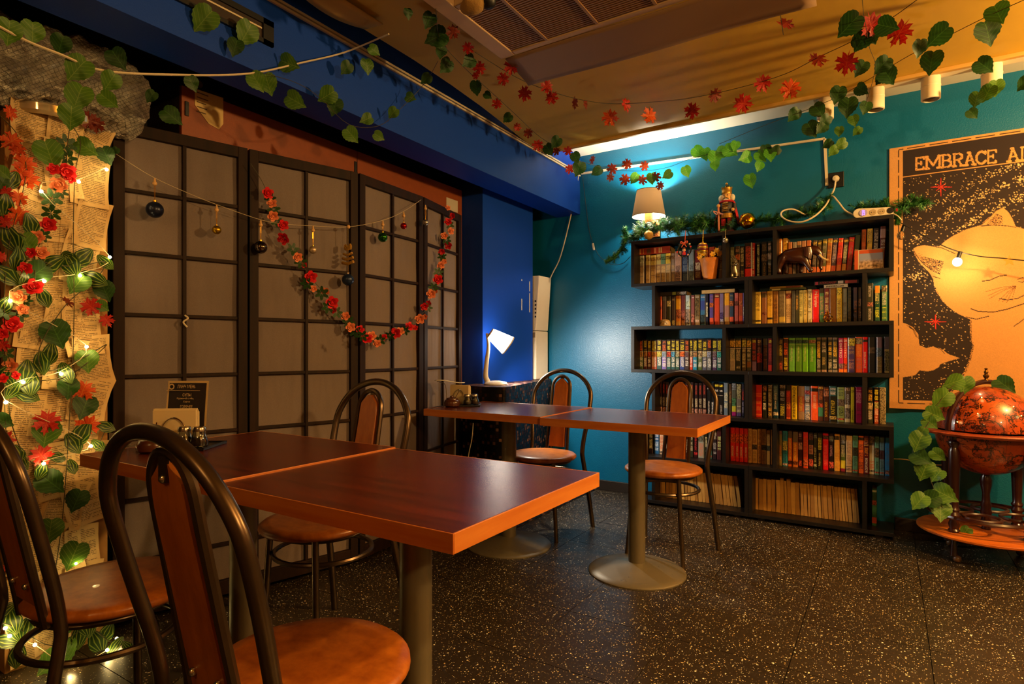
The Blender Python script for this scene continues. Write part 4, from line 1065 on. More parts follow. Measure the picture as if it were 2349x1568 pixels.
def place_leaf(kind, p, size, root, tilt=0.5, roll=None, rl=0.9):
    nm, me = LM[kind]
    o = bpy.data.objects.new(nm, me); COL.objects.link(o); o.parent = root; o.location = p - root.location
    n = (EYE - p).normalized()
    n = (n + Vector((lr.uniform(-1,1), lr.uniform(-1,1), lr.uniform(-0.6,0.9)))*tilt).normalized()
    up = Vector((0,0,1)); x = up.cross(n).normalized(); y = n.cross(x)
    a = roll if roll is not None else lr.uniform(-rl, rl)
    x2 = x*math.cos(a) + y*math.sin(a); y2 = n.cross(x2)
    o.rotation_mode = 'QUATERNION'; o.rotation_quaternion = Matrix((x2, y2, n)).transposed().to_quaternion()
    o.scale = (size, size, size); return o
def garland(name, label, cat, wirepx, leaves, pos, wr=0.0015, tilt=0.45, wmat=None, group=None, smooth=5, szk=1.03):
    """wirepx: pixel path of the stem; leaves: 'k u v s' items; pos(u,v) gives the point in the room"""
    pts = [pos(u, v) for u, v in wirepx]
    root = thing(name, label, cat, pts[0], 0, group)
    if len(pts) > 1:
        MB().tube(catmull(pts, smooth), wr, 5).build('stem', wmat or m_wire, root, smooth=True, origin=root.location)
    for it in leaves.split(','):
        q = it.split()
        if not q: continue
        u, v, s = float(q[1]), float(q[2]), float(q[3])
        off = pos(u, v); d = depth(off)
        tl = tilt if len(q) < 5 else float(q[4])
        place_leaf(q[0], off, s*d/F_PX*szk, root, tl, None, 1.5 if q[0] in 'rom' else 1.2)
    return root
def near_surface(z=2.345, y=4.06, x=-1.95):
    def f(u, v):
        r = ray(u, v); best = 1e9
        for den, num in ((r.z, z-HC), (r.y, y), (r.x, x)):
            if abs(den) > 1e-6 and num/den > 0.2: best = min(best, num/den)
        return EYE + r*best
    return f
NS = near_surface()
garland('ivy_garland', 'ivy garland on pale twine from the pillar to the ceiling edge', 'garland',
    [(-40,40),(60,93),(140,125),(220,158),(300,168),(400,171),(500,172),(590,166),(690,144),(790,120),(892,78)],
    'g 20 70 55,g 75 72 50,d 140 100 45,g 180 156 62,d 268 132 50,g 254 185 46,g 180 220 62,g 247 228 42,g 163 265 55,d 347 220 30,d 392 265 46,d 440 190 34,g 470 43 62,g 566 75 56,d 540 106 40,g 660 145 46,g 588 185 44,g 614 190 46,g 675 230 46',
    near_surface(2.345, 4.0, -1.98), 0.0035, 0.35, m_cable_w)
garland('ivy_garland', 'thin ivy garland looping below the blue beam over the screens', 'garland',
    [(600,166),(680,190),(735,225),(800,285),(870,288),(920,248),(975,190),(1005,140)],
    'g 752 218 44,d 768 242 40,g 857 115 28,g 842 150 34,d 795 155 32,g 805 308 38,g 842 273 30,g 902 258 28,g 940 223 26,g 868 312 26,d 978 180 28,d 936 30 24', NS, 0.0012, 0.4)
garland('maple_garland', 'red maple and ivy garland along the left edge of the ochre ceiling', 'garland',
    [(1000,20),(1010,90),(1060,150),(1120,205),(1180,260),(1240,315),(1300,350)],
    'd 985 45 36,d 1003 85 52,d 1012 118 30,d 1024 150 36,d 1077 140 34,d 1092 200 32,d 1165 270 24,d 1276 325 28,d 1258 342 28,d 1118 218 20,m 1040 70 34,r 1072 108 30,r 1102 155 32,r 1092 172 18,r 1142 237 26,r 1185 291 20,r 1233 331 28,m 1277 345 22,r 1304 345 24,m 1212 303 24', NS)
garland('maple_garland', 'red maple leaf garland strung across the middle of the ochre ceiling', 'garland',
    [(1090,120),(1180,175),(1250,205),(1330,228),(1410,238),(1520,232),(1600,222),(1700,200),(1800,170),(1880,130),(1960,92),(2040,45),(2110,-5)],
    'r 1173 150 36,r 1156 179 30 0.7,r 1202 212 36,r 1256 196 32,r 1263 224 32 0.8,m 1318 234 30 1.4,m 1342 238 24 1.4,r 1435 238 34 0.9,o 1398 267 40,o 1493 265 40,r 1590 252 38 0.8,r 1700 237 44,m 1638 218 34 1.2,r 1748 188 40 0.7,o 1815 200 48,o 1872 135 44 0.9,r 1943 140 52,r 1997 52 54,r 2067 70 56', NS)
garland('maple_garland', 'single orange leaf strand hanging from the air conditioner', 'garland', [(1789,-5),(1788,20),(1792,45),(1797,80)], 'o 1800 55 44 0.9', NS)
garland('maple_garland', 'mixed maple and leaf garland by the wall lamp on the teal wall', 'garland',
    [(1306,358),(1340,372),(1400,388),(1470,392),(1530,384),(1590,362),(1650,350),(1720,345),(1770,350)],
    'r 1307 385 24,m 1360 365 22 0.8,m 1405 385 28,m 1440 375 26,m 1480 380 24,m 1435 410 28,m 1472 412 26,m 1503 405 26,m 1516 425 22,m 1400 405 20,d 1328 385 34,d 1370 392 26,g 1456 408 26,g 1495 408 26,g 1532 400 24,b 1574 392 26,b 1600 348 30,b 1618 352 28,b 1640 360 34,b 1655 350 32,b 1674 345 34,b 1687 333 24,b 1712 360 32,b 1745 357 30,b 1767 353 30,d 1757 342 26,b 1742 380 24,b 1721 413 32,d 1780 345 24,d 1320 360 26,b 1640 378 24', near_surface(2.345, 3.84, -1.9), 0.0014, 0.4)
garland('ivy_garland', 'long ivy garland sweeping under the spotlights to the right', 'garland',
    [(1650,330),(1760,285),(1850,252),(1930,218),(2010,172),(2090,125),(2170,85),(2260,40),(2360,-5)],
    'd 1822 262 32,d 1876 252 36,d 1922 215 38,d 1945 243 44,d 1975 205 32,d 1986 245 30,g 1958 275 26,g 1967 300 22,g 1930 330 28,g 1925 300 22,d 1860 295 38,d 1893 276 30,d 1886 292 30,g 1912 345 26,d 1975 155 36,d 2025 148 40,d 2036 172 44,d 2020 180 26,d 2137 140 50,d 2155 80 54,d 2110 108 38 1.0,d 2265 72 56,d 2288 28 52 1.0,d 2256 150 42,g 2266 212 38,g 2284 200 36,g 2240 226 34,d 2352 190 34,d 1900 330 24,d 2230 260 26', near_surface(2.33, 3.5, -1.9), 0.0014, 0.4)
garland('ivy_garland', 'ivy cluster hanging beside two red leaves in the upper right', 'garland',
    [(1978,-5),(1981,30),(1988,70),(1995,110),(2008,150),(1998,200),(1985,240)],
    'd 1950 56 56,d 1977 92 46,d 2002 86 28,d 2032 60 48,d 1968 98 30', near_surface(2.30, 3.5, -1.9), 0.0012, 0.35)
# ------------------------------------------------------------------ roses and baubles on the screens
garland('rose_garland', 'garland of red and peach roses looping across the folding screens', 'garland',
    [(575,375),(598,410),(613,443),(630,500),(652,546),(690,600),(712,635),(747,675),(770,705),(800,745),(838,772),(870,785),(907,768),(945,750),(968,722),(985,690),(1000,650),(1012,590),(1022,550),(1030,510),(1032,480)],
    'R 613 443 24,P 624 467 20,P 626 495 22,R 649 516 22,R 652 546 26,P 682 589 20,R 698 607 12,R 712 635 26,P 719 662 14,P 747 668 17,R 761 693 26,R 767 712 14,P 793 725 18,P 804 750 20,R 825 756 18,R 840 777 25,P 852 770 19,P 865 788 17,R 880 772 14,R 907 764 23,P 918 760 17,R 938 749 19,R 952 752 12,P 963 731 21,P 975 726 12,R 973 702 17,R 984 695 12,P 989 674 20,P 999 668 12,R 1004 641 21,P 1010 608 17,P 1018 600 12,R 1013 576 14,R 1029 562 17,P 1019 541 15,P 1033 530 15,R 1028 509 16,R 1038 495 13,P 1027 477 11,'
    'k 620 455 22,k 628 480 24,k 634 508 22,k 672 572 26,k 690 600 24,k 704 650 24,k 738 672 26,k 752 704 24,k 772 716 22,k 800 738 24,k 815 760 24,k 832 770 22,k 872 780 22,k 895 770 20,k 930 758 18,k 982 705 18,k 994 660 20,k 1006 625 20,k 1014 588 18,k 1024 550 18,k 1032 516 16', lambda u, v: on_screen(u, v, 0.045), 0.0014, 0.5, szk=1.25)
def strand(pts, r, mat, name, parent, origin): return MB().tube(catmull(pts, 5), r, 5).build(name, mat, parent, smooth=True, origin=origin)
tp = [(240,335),(300,375),(357,409),(430,442),(500,470),(602,505),(660,514),(720,518),(800,520),(878,505),(925,485),(966,458)]
tpp = [on_screen(u, v, 0.05 if 245 < u < 960 else 0.02) for u, v in tp]
o = MB().tube(catmull(tpp, 5), 0.0011, 5).build('bauble_string', M('white_thread', 'cdbb98', 0.7), smooth=True, origin=tpp[0]); tag(o, 'thin white thread across the screens carrying the baubles', 'string')
m_bead = M('natural_wood_bead', 'd8a868', 0.5); m_gold = M('gold_metal', 'd8a22c', 0.25, 1.0)
BA = [(355, 409, 481, 18.5, 'navy bauble hanging leftmost on the thread across the screens', M('navy_satin', '1a2038', 0.30, 0.5)), (497, 470, 527, 10, 'small satin gold bauble hanging on the thread', M('gold_satin', 'b08a14', 0.28, 0.9)),
      (598, 505, 567, 14.5, 'shiny dark silver bauble beside the upper roses', M('dark_mirror', '6a6058', 0.08, 1.0)), (718, 518, 573, 9, 'small champagne bauble hanging on the thread', M('champagne_satin', 'c0a888', 0.35, 0.7)),
      (878, 506, 544, 11, 'green bauble hanging on the thread', M('green_mirror', '2a6a14', 0.15, 0.9)), (926, 486, 518, 7.5, 'small red bauble hanging on the thread', M('red_mirror', 'a81008', 0.15, 0.8)),
      (976, 470, 510, 7, 'tiny silver bauble hanging between the last two screen panels', M('silver_satin', 'a8a098', 0.2, 0.9))]
for u, vt, vb, r, lb, mt in BA:
    c = on_screen(u, vb, 0.05); top = on_screen(u, vt, 0.05); rr_ = r*depth(c)/F_PX
    t = thing('bauble', lb, 'bauble', c, 0, 'baubles on the screens')
    MB().ball((0,0,0), rr_, 24, 14).build('ball', mt, t, smooth=180)
    MB().lathe([(rr_*0.22, rr_*0.96), (rr_*0.22, rr_*1.18), (0, rr_*1.2)], (0,0,0), 10).build('cap', m_gold, t, smooth=True)
    h = (top.z - c.z); bz = h - 0.026
    for s in (-1, 1): MB().tube([(s*0.003, 0, bz), (s*0.0035, 0, (bz+rr_*1.2)/2), (0, 0, rr_*1.2)], 0.0009, 5).build('loop', m_gold, t)
    MB().ball((0,0,bz+0.006), 0.0085, 12, 8).build('bead', m_bead, t, smooth=True); MB().lathe([(0.005, bz+0.012), (0.003, bz+0.026), (0, bz+0.027)], (0,0,0), 8).build('peg', m_bead, t, smooth=True)
c = on_screen(798, 585, 0.05); sc_ = depth(c)/F_PX
t = thing('glitter_tree_ornament', 'gold glitter tree ornament hanging on the thread above a navy ball', 'ornament', c)
m_glit = NT('gold_glitter'); v_ = m_glit.n('ShaderNodeTexVoronoi', i_Vector=m_glit.co(), i_Scale=450.0); m_glit.set(color=m_glit.ramp(v_.outputs['Distance'], [(0.1, 'ffc838'), (0.7, 'b07818')]), rough=0.35, metal=0.3); m_glit.bump(v_.outputs['Distance'], 0.8, 0.004); m_glit = m_glit.mat
for k, (wd, z) in enumerate(((36, -18), (34, -8), (28, 2), (18, 14))):
    wd *= sc_; z *= sc_; MB().tube(catmull([(-0.5*wd, 0, z+0.004), (0, -0.004, z-0.004), (0.5*wd, 0, z+0.004)], 5), 0.0075-0.0008*k, 8).build('branch', m_glit, t, smooth=True)
for s in (-1, 1): MB().tube(catmull([(0, 0, 16*sc_), (s*8*sc_, 0, 24*sc_), (s*9*sc_, 0, 14*sc_), (0, 0, 15*sc_)], 4), 0.005, 6).build('bow', m_glit, t, smooth=True)
MB().tube([(0,0,-0.05), (0,0,0.13)], 0.0012, 5).build('cord', m_gold, t); MB().ball((0.004,0,0.135), 0.009, 12, 8).build('bead', m_bead, t, smooth=True)
zb_ = on_screen(796, 641, 0.05).z - c.z
MB().ball((0,0,zb_), 13.5*sc_, 22, 12).build('ball', M('navy_ball', '1c2c4a', 0.3, 0.4), t, smooth=180)
MB().tube([(0.004,0,zb_+13*sc_), (0.003,0,-0.045)], 0.0009, 5).build('loop', m_gold, t); MB().lathe([(0.005, zb_+13*sc_), (0.005, zb_+16*sc_), (0, zb_+16*sc_)], (0,0,0), 8).build('cap', m_chrome, t)
# ------------------------------------------------------------------ greenery and fairy lights on the papered pillar
XPF = -2.37
def onp(u, v): return atX(u, v, XPF)
garland('maple_garland', 'bright orange maple garland down the left side of the papered pillar', 'garland',
    [(0,265),(40,310),(60,380),(50,450),(30,520),(15,600),(10,700),(12,800),(10,900),(15,1010),(20,1070),(30,1215)],
    'o 22 255 38 0.8,o 30 322 46,o 40 342 34,o 58 372 48,o 68 408 46,o 50 395 34,r 12 440 28,o 42 452 38,o 45 492 48,r 15 508 32,r 5 588 26,r 205 700 44,r 243 732 32,m 152 690 34 1.3,o 192 892 50,o 205 972 52,r 108 962 56,r 92 1040 50,r 10 1008 54,o 20 1065 44,r 30 1215 34,m 200 275 42,m 220 282 38,r 5 790 30,r 18 1300 30', onp, 0.0013, 0.3)
garland('rose_garland', 'garland of red and peach roses down the papered pillar', 'garland',
    [(160,290),(155,330),(150,390),(134,424),(120,470),(112,515),(95,550),(80,590),(78,660),(45,700),(28,745),(15,800),(25,840),(10,880)],
    'R 153 392 42,R 123 388 28,R 162 411 22,P 134 424 38,R 112 515 36,P 86 543 32,R 72 580 26,P 95 580 32,R 60 615 32,R 78 660 42,P 40 683 36,P 50 710 28,R 28 745 42,R 5 765 28,P 25 840 34,R 5 868 24,R 35 860 22,k 152 330 44,k 155 362 36,k 118 455 44,k 118 488 40,k 100 540 30,k 140 440 30,k 46 722 34,k 12 810 36,k 60 690 28,k 10 715 40', onp, 0.0014, 0.4)
garland('striped_leaf_garland', 'garland of striped watermelon leaves winding over the papered pillar', 'garland',
    [(5,520),(60,545),(100,600),(180,610),(240,600),(220,640),(150,700),(90,800),(110,850),(190,820),(245,790),(160,860),(60,880),(20,930),(60,1050),(130,1065),(200,1060),(245,980)],
    's 30 412 36,s 12 470 42,s 70 515 44 0.8,s 25 545 50,s 40 592 46 0.8,s 118 605 48,s 160 602 48,s 190 590 46,s 15 630 46,s 213 638 44,s 240 600 32,s 55 640 34 0.8,s 100 680 36 0.8,s 10 700 38,s 95 830 42,s 115 810 40,s 60 852 46,s 70 876 46,s 60 907 38,s 30 893 34,s 150 853 40,s 188 992 48,s 167 1015 40,s 240 978 32,s 40 1040 36,s 46 1060 32,s 130 1048 30 0.8,s 95 1078 32,s 225 1020 28,s 165 1068 28,s 10 855 34,s 20 875 30,s 160 590 30', onp, 0.0016, 0.3, szk=1.25)
garland('ivy_garland', 'ivy strand hanging straight down the middle of the papered pillar', 'garland',
    [(165,285),(185,330),(172,400),(168,560),(170,700),(166,850),(160,950),(152,1080),(142,1200),(128,1300)],
    'g 112 350 62,g 195 337 46,d 243 355 40,g 5 395 32,d 5 420 28,g 60 555 48,d 85 625 58,g 180 648 50,d 240 665 46,g 233 702 30,d 128 763 64,g 200 825 50,d 157 888 46,d 195 930 54,g 107 990 60,d 115 1105 60,d 177 1145 50,d 5 965 40,g 115 1215 56,g 170 1270 60,d 265 345 18', onp, 0.0014, 0.22)
# fairy lights
def bulb_mat():
    t = NT('fairy_light_glow'); t.set(color=(1,0.9,0.6), emit=(1.0, 0.74, 0.30), estr=30.0); return t.mat
m_fairy = bulb_mat(); m_fglow = M('frosted_fairy_shell', 'ffe9a0', 0.3, alpha=0.35)
FB = [(91,440),(177,418),(241,390),(248,590),(180,632),(98,645),(195,795),(137,857),(50,876),(10,922),(97,1062),(205,1022),(20,690)]
fp = [onp(u, v) + Vector((0.012, 0, 0)) for u, v in FB]
fl = thing('fairy_light_string', 'string of warm fairy lights wound around the papered pillar', 'fairy lights', fp[0])
order = sorted(range(len(fp)), key=lambda i: -fp[i].z)
MB().tube(catmull([fp[i]+Vector((-0.008,0,0.008)) for i in order], 4), 0.0012, 5).build('wire', m_cable_w, fl, smooth=True, origin=fl.location)
def bulb(p, root, power=0.055, r=0.0055):
    b = MB().ball((0,0,0), r, 10, 7).build('bulb', m_fairy, root, smooth=180); b.location = p - root.location
    l = lamp('fairy_bulb_light', 'POINT', p, power, (1.0, 0.66, 0.22), 0.012); l.parent = root; l.location = p - root.location + Vector((0.016,0,0))
for p in fp: bulb(p, fl)
FB2 = [(12,1440),(22,1458),(80,1478),(160,1525),(246,1490),(268,1464),(175,1292)]
gp = []
for u, v in FB2:
    p = atX(u, v, -2.36)
    if p.z < 0.02: p = atZ(u, v, 0.02)
    gp.append(p)
f2 = thing('fairy_light_string', 'warm fairy lights lying around the foot of the papered pillar', 'fairy lights', gp[0])
MB().tube(catmull(gp[:6], 4), 0.0012, 5).build('wire', m_cable_w, f2, smooth=True, origin=f2.location)
for p in gp: bulb(p, f2, 0.05)
def floorish(u, v):
    p = atX(u, v, -2.36); return p if p.z > 0.03 else atZ(u, v, 0.03)
garland('striped_leaf_garland', 'striped leaf garland gathered at the foot of the papered pillar', 'garland', [(-20,1420),(40,1440),(120,1480),(200,1440),(250,1470),(290,1480)],
    's 30 1422 48,s 8 1400 40,s 60 1440 44,s 200 1432 44,s 222 1470 46,s 245 1450 40,s 40 1500 44,g 145 1437 40,g 150 1490 46,s 265 1480 36,s 292 1482 26,g 120 1515 50,s 180 1460 40,s 12 1470 44', floorish, 0.0016, 0.4, szk=1.2)
pz = [atX(30, 1460, -2.37)]
# ================================================================== wall lamp
RV, FV = Vector((CA, SA, 0)), Vector((-SA, CA, 0))
wl = atY(1488, 470, 4.02)
t = thing('wall_lamp', 'lit wall lamp with pale conical shade above the bookcase corner', 'lamp', (wl.x, YW, 1.90))
def shade_mat():
    s = NT('beige_lamp_shade'); c = lin('9a8468'); tr = s.n('ShaderNodeBsdfTranslucent', i_Color=tuple(c)+(1,)); s.set(color=c, rough=0.8)
    mx = s.n('ShaderNodeMixShader', i_0=0.16); s.link(s.b.outputs[0], mx.inputs[1]); s.link(tr.outputs[0], mx.inputs[2]); s.link(mx.outputs[0], s.out.inputs[0]); return s.mat
MB().lathe([(0.115, 0.095), (0.0825, 0.28), (0.0810, 0.28), (0.1135, 0.095), (0.115, 0.095)], (0, -0.135, 0), 40).build('lamp_shade', shade_mat(), t, smooth=True); wsh = [q for q in t.children if q.name.startswith('lamp_shade')][0]
for r, z in ((0.1155, 0.096), (0.083, 0.279)): MB().tube([(r*math.cos(2*math.pi*k/40), -0.135+r*math.sin(2*math.pi*k/40), z) for k in range(40)], 0.002, 5, True).build('trim_ring', M('dark_shade_trim', '3a2c1c', 0.6), wsh, smooth=True)
mw = wood('orange_lamp_wood', 'a85a20', 'd08038', 0.5)
MB().box(-0.022, 0.022, -0.157, -0.113, 0.04, 0.13).build('holder', mw, t, bevel=0.003); MB().box(-0.02, 0.02, -0.16, -0.012, 0.02, 0.06).build('arm', mw, t, bevel=0.003); MB().box(-0.04, 0.04, -0.014, -0.001, -0.03, 0.12).build('wall_plate', mw, t, bevel=0.003)
MB().ball((0, -0.135, 0.185), 0.026, 14, 10, 1.25).build('bulb', glow_mat('cool_bulb_glow', 'fdf6ea', 22.0), t, smooth=True)
l = lamp('wall_lamp_light', 'POINT', (0, -0.135, 0.235), 17.0, (1.0, 0.93, 0.80), 0.02); l.parent = t
l = lamp('wall_lamp_light', 'POINT', (0, -0.135, 0.14), 9.0, (1.0, 0.93, 0.80), 0.02); l.parent = t
# ================================================================== cables and socket
def cable(name, label, pts, r, mat, cat='cable'):
    pts = [Vector(p) for p in pts]; o = MB().tube(catmull(pts, 6), r, 7).build(name, mat, smooth=True, origin=pts[0]); return tag(o, label, cat)
cable('white_cable', 'white cable hanging from the ceiling corner down to the white boxes', [atY(1328,400,4.12), atY(1318,450,4.12), atY(1306,510,4.11), atY(1285,590,4.10), atY(1265,632,4.09), atY(1240,690,4.05), atY(1226,745,3.95)], 0.0045, m_cable_w)
o = cable('black_lamp_cable', 'thin black cable with inline switch looping to the wall lamp', [atY(1336,402,4.145), atY(1344,470,4.145), atY(1352,530,4.145), atY(1362,562,4.145), atY(1376,588,4.14), atY(1402,606,4.14), atY(1428,604,4.14), atY(1446,588,4.14)], 0.0022, m_cable_b)
s0 = atY(1361, 566, 4.14); MB().bar(s0+Vector((-0.004,0,0.028)), s0+Vector((0.006,0,-0.026)), 0.014, 0.012, (0,1,0)).build('inline_switch', m_offwhite, o, origin=s0, bevel=0.003)
so = atY(1918, 413, YW)
t = thing('wall_socket', 'black wall socket on the teal wall above the bookcase', 'socket', so)
MB().box(-0.043, 0.043, -0.010, 0, -0.047, 0.047).build('plate', m_black, t, bevel=0.003); spin(MB().lathe([(0.03, 0), (0.03, 0.004), (0.027, 0.004), (0.025, 0)], (0,0,0), 24).build('rim', M('dark_grey_plastic', '1c1c1c', 0.4), t), (math.pi/2, 0, 0), (0, -0.010, 0))
ps = thing('power_strip', 'white power strip with display and white cord on the bookcase top', 'power strip', (sx(2003, 3.95), 3.95, 1.8105))
x0, x1 = sx(1957, 3.95)-sx(2003, 3.95), sx(2050, 3.95)-sx(2003, 3.95)
m = MB(); prof = [(x0+0.028-0.028*math.cos(a)*1.0 if False else x0+0.028+0.028*math.cos(a), 0.030+0.028*math.sin(a)) for a in [math.pi/2+math.pi*k/10 for k in range(11)]] + [(x1-0.022+0.022*math.cos(a), 0.025+0.022*math.sin(a)) for a in [-math.pi/2+math.pi*k/10 for k in range(11)]]
m.prism(prof, -0.02, 0.02, 'y').build('housing', m_offwhite, ps, bevel=0.003)
yb_ = -0.0205
spin(MB().lathe([(0.0, 0), (0.020, 0), (0.020, 0.003), (0, 0.003)], (0,0,0), 20).build('display', M('pale_violet_plastic', 'b8a8d8', 0.3), ps), (math.pi/2, 0, 0), (x0+0.052, yb_, 0.03))
put_text('220', glow_mat('violet_digits', '6a50ff', 3.0), ps, (x0+0.052, yb_-0.0035, 0.03), (0,0,1), (-1,0,0), 0.030, 0.014, 'digits')
for k, xx in enumerate((0.098, 0.14, 0.182)):
    spin(MB().lathe([(0.0, 0), (0.017, 0), (0.017, 0.001), (0, 0.001)], (0,0,0), 18).build('outlet', M('beige_socket', 'b09a74', 0.5) if k < 2 else m_black, ps), (math.pi/2, 0, 0), (x0+xx, yb_, 0.027))
    for s in (-1, 1):
        MB().ball((x0+xx+s*0.006, yb_-0.0012, 0.027), 0.0022, 8, 5).build('pin_hole', m_black, ps)
MB().box(x0+0.207, x0+0.217, yb_-0.003, yb_, 0.018, 0.034).build('switch', M('red_switch', '8a1408', 0.4), ps)
pl = so + Vector((0, -0.03, 0.012))
spin(MB().lathe([(0.0, 0), (0.018, 0.002), (0.02, 0.012), (0.016, 0.03), (0, 0.034)], (0,0,0), 18).build('plug', m_offwhite, ps, smooth=True), (math.pi/2, 0, 0), so + Vector((0,-0.010,0.004)) - ps.location)
cp = [so+Vector((0,-0.03,-0.004)), atY(1914,432,4.10), atY(1905,450,4.07), atY(1893,472,4.0), atY(1868,496,3.94), atY(1838,509,3.93), atY(1808,506,3.94), atY(1792,494,3.96), atY(1797,483,3.98), atY(1820,480,4.0), atY(1846,492,4.02)]
MB().tube(catmull(cp, 6), 0.005, 7).build('cord', m_cable_w, ps, smooth=True, origin=ps.location)
cp = [atY(1846,492,4.02), atY(1880,478,4.05), atY(1906,450,4.06), atY(1922,462,4.02), atY(1938,482,3.98), atY(1958,493,3.952)]
MB().tube(catmull(cp, 6), 0.005, 7).build('cord', m_cable_w, ps, smooth=True, origin=ps.location)
MB().tube(catmull([atY(2049,490,3.95), atY(2060,496,3.93), atY(2068,505,3.93)], 4), 0.004, 6).build('cord', m_cable_w, ps, smooth=True, origin=ps.location)
cable('white_wall_cable', 'thin white cable along the teal wall behind the globe', [atY(2050,1052,4.14), atY(2080,1054,4.14), atY(2110,1062,4.14), atY(2150,1066,4.14), atY(2215,1066,4.14)], 0.003, m_cable_w)
cable('white_counter_cable', 'thin white cable hanging down the mosaic counter end', [Vector((-2.20,3.0,0.60)), Vector((-2.20,2.985,0.50)), Vector((-2.225,2.98,0.36)), Vector((-2.20,2.98,0.15))], 0.003, m_cable_w)
# ================================================================== pine garland on the bookcase
def pine():
    t = NT('pine_needles'); rnd = t.n('ShaderNodeAttribute', attribute_name='shade').outputs['Fac']
    t.set(color=t.ramp(rnd, [(0.0, '0e3212'), (0.6, '266a26'), (1.0, '6aac58')]), rough=0.45); return t.mat
m_pine = pine()
def pine_garland(label, path, n_sprig, nlen, seed, spread=0.045):
    rg = random.Random(seed); pts = catmull(path, 8); root = thing('pine_garland', label, 'garland', pts[0])
    MB().tube(pts, 0.004, 6).build('stem', M('pine_stem', '2a2010', 0.8), root, smooth=True, origin=root.location)
    vs, fs, sh = [], [], []
    def needles(p, q, n):
        d = (q-p)
        for k in range(n):
            c = p + d*(k/n); dd = d.normalized()
            o = Vector((rg.gauss(0,1), rg.gauss(0,1), rg.gauss(0,1))); o = (o - dd*o.dot(dd)).normalized()
            e = c + (dd*0.55 + o)*nlen*rg.uniform(0.6, 1.1); s = dd.cross(o).normalized()*0.0016
            b = len(vs); vs.extend([c-s, c+s, e]); fs.append((b, b+1, b+2)); x = rg.random(); sh.extend([x]*3)
    for i in range(len(pts)-1): needles(pts[i], pts[i+1], 110)
    for k in range(n_sprig):
        i = rg.randrange(len(pts)-1); dd = (pts[i+1]-pts[i]).normalized()
        o = Vector((rg.gauss(0,1), rg.gauss(0,0.7), rg.gauss(0.35,1))).normalized()
        q = pts[i] + (dd*0.6*rg.choice((-1,1)) + o).normalized()*spread*rg.uniform(0.5, 1.3); needles(pts[i], q, 70)
    me = MB().add(vs, fs).mesh('needles', m_pine, False, root.location); set_attr(me, 'shade', sh, 'FLOAT'); tag(obj('needles', me, root, root.location), kind='stuff')
pine_garland('short pine branch drooping off the left end of the bookcase top', [atY(1432,528,3.96), atY(1436,550,3.95), atY(1424,572,3.94), atY(1408,590,3.94), atY(1390,600,3.94)], 26, 0.026, 3, 0.035)
pine_garland('lush pine garland along the left half of the bookcase top', [atY(1452,545,3.96), atY(1470,534,3.97), atY(1500,526,3.98), atY(1540,520,3.98), atY(1580,516,3.99), atY(1620,514,3.99), atY(1660,514,4.0), atY(1700,511,4.0)], 210, 0.035, 4, 0.075)
pine_garland('sparse pine garland under the white cord on the bookcase top', [atY(1700,511,4.0), atY(1750,505,4.0), atY(1800,500,4.02), atY(1850,490,4.03), atY(1890,470,4.05), atY(1900,456,4.06)], 60, 0.028, 5, 0.05)
pine_garland('pine branch reaching over the tapestry corner', [atY(1960,478,4.06), atY(2010,476,4.06), atY(2060,478,4.06), atY(2090,468,4.06), atY(2128,462,4.07)], 40, 0.03, 6, 0.05)
pine_garland('short pine sprig hanging at the right end of the bookcase', [atY(2062,482,4.0), atY(2060,500,4.0), atY(2058,512,4.0)], 6, 0.026, 8, 0.025)
pine_garland('upright pine tuft on the bookcase top near the wreath', [atY(1612,516,3.97), atY(1612,506,3.97), atY(1613,498,3.97)], 4, 0.026, 9, 0.02)
# ornaments on the bookcase
def hang_ball(u, v, r, y, label, mat, vt=None, cordm=None):
    c = atY(u, v, y); rr_ = r*depth(c)/F_PX; t = thing('bauble', label, 'bauble', c, 0, 'ornaments on the bookcase')
    MB().ball((0,0,0), rr_, 24, 14).build('ball', mat, t, smooth=180); MB().lathe([(rr_*0.2, rr_*0.95), (rr_*0.2, rr_*1.15), (0, rr_*1.17)], (0,0,0), 10).build('cap', m_gold, t)
    if vt: MB().tube([(0,0,rr_*1.1), (0.002,0.004,atY(u, vt, y).z-c.z)], 0.0009, 5).build('loop', cordm or m_gold, t)
    return t
hang_ball(1488, 539, 10.5, 3.91, 'gold glitter bauble in the pine garland at the bookcase left corner', m_glit)
hang_ball(1664, 551, 6.5, 3.885, 'small silver glass bauble hanging before the top shelf', M('silver_net', 'b0a890', 0.2, 0.8), 525, m_chrome)
g = thing('crinkled_gold_bauble', 'large crinkled shiny gold bauble on the bookcase top beside the nutcracker', 'bauble', atY(1714, 506, 3.94) + Vector((0,0,0)))
m = MB(); r0 = 18*depth(g.location)/F_PX
def crk(i, j):
    a, b = 2*math.pi*i, math.pi*j; d = Vector((math.sin(b)*math.cos(a), math.sin(b)*math.sin(a), math.cos(b))); return d*r0*(1+0.10*noise.noise(d*2.3+Vector((3,1,0))))*1.0
m.grid(crk, 28, 18).build('ball', M('shiny_gold', 'd89a10', 0.12, 1.0), g, smooth=180); MB().ball((0.4*r0,-0.85*r0,0.2*r0), 0.004, 8, 6).build('stud', m_black, g)
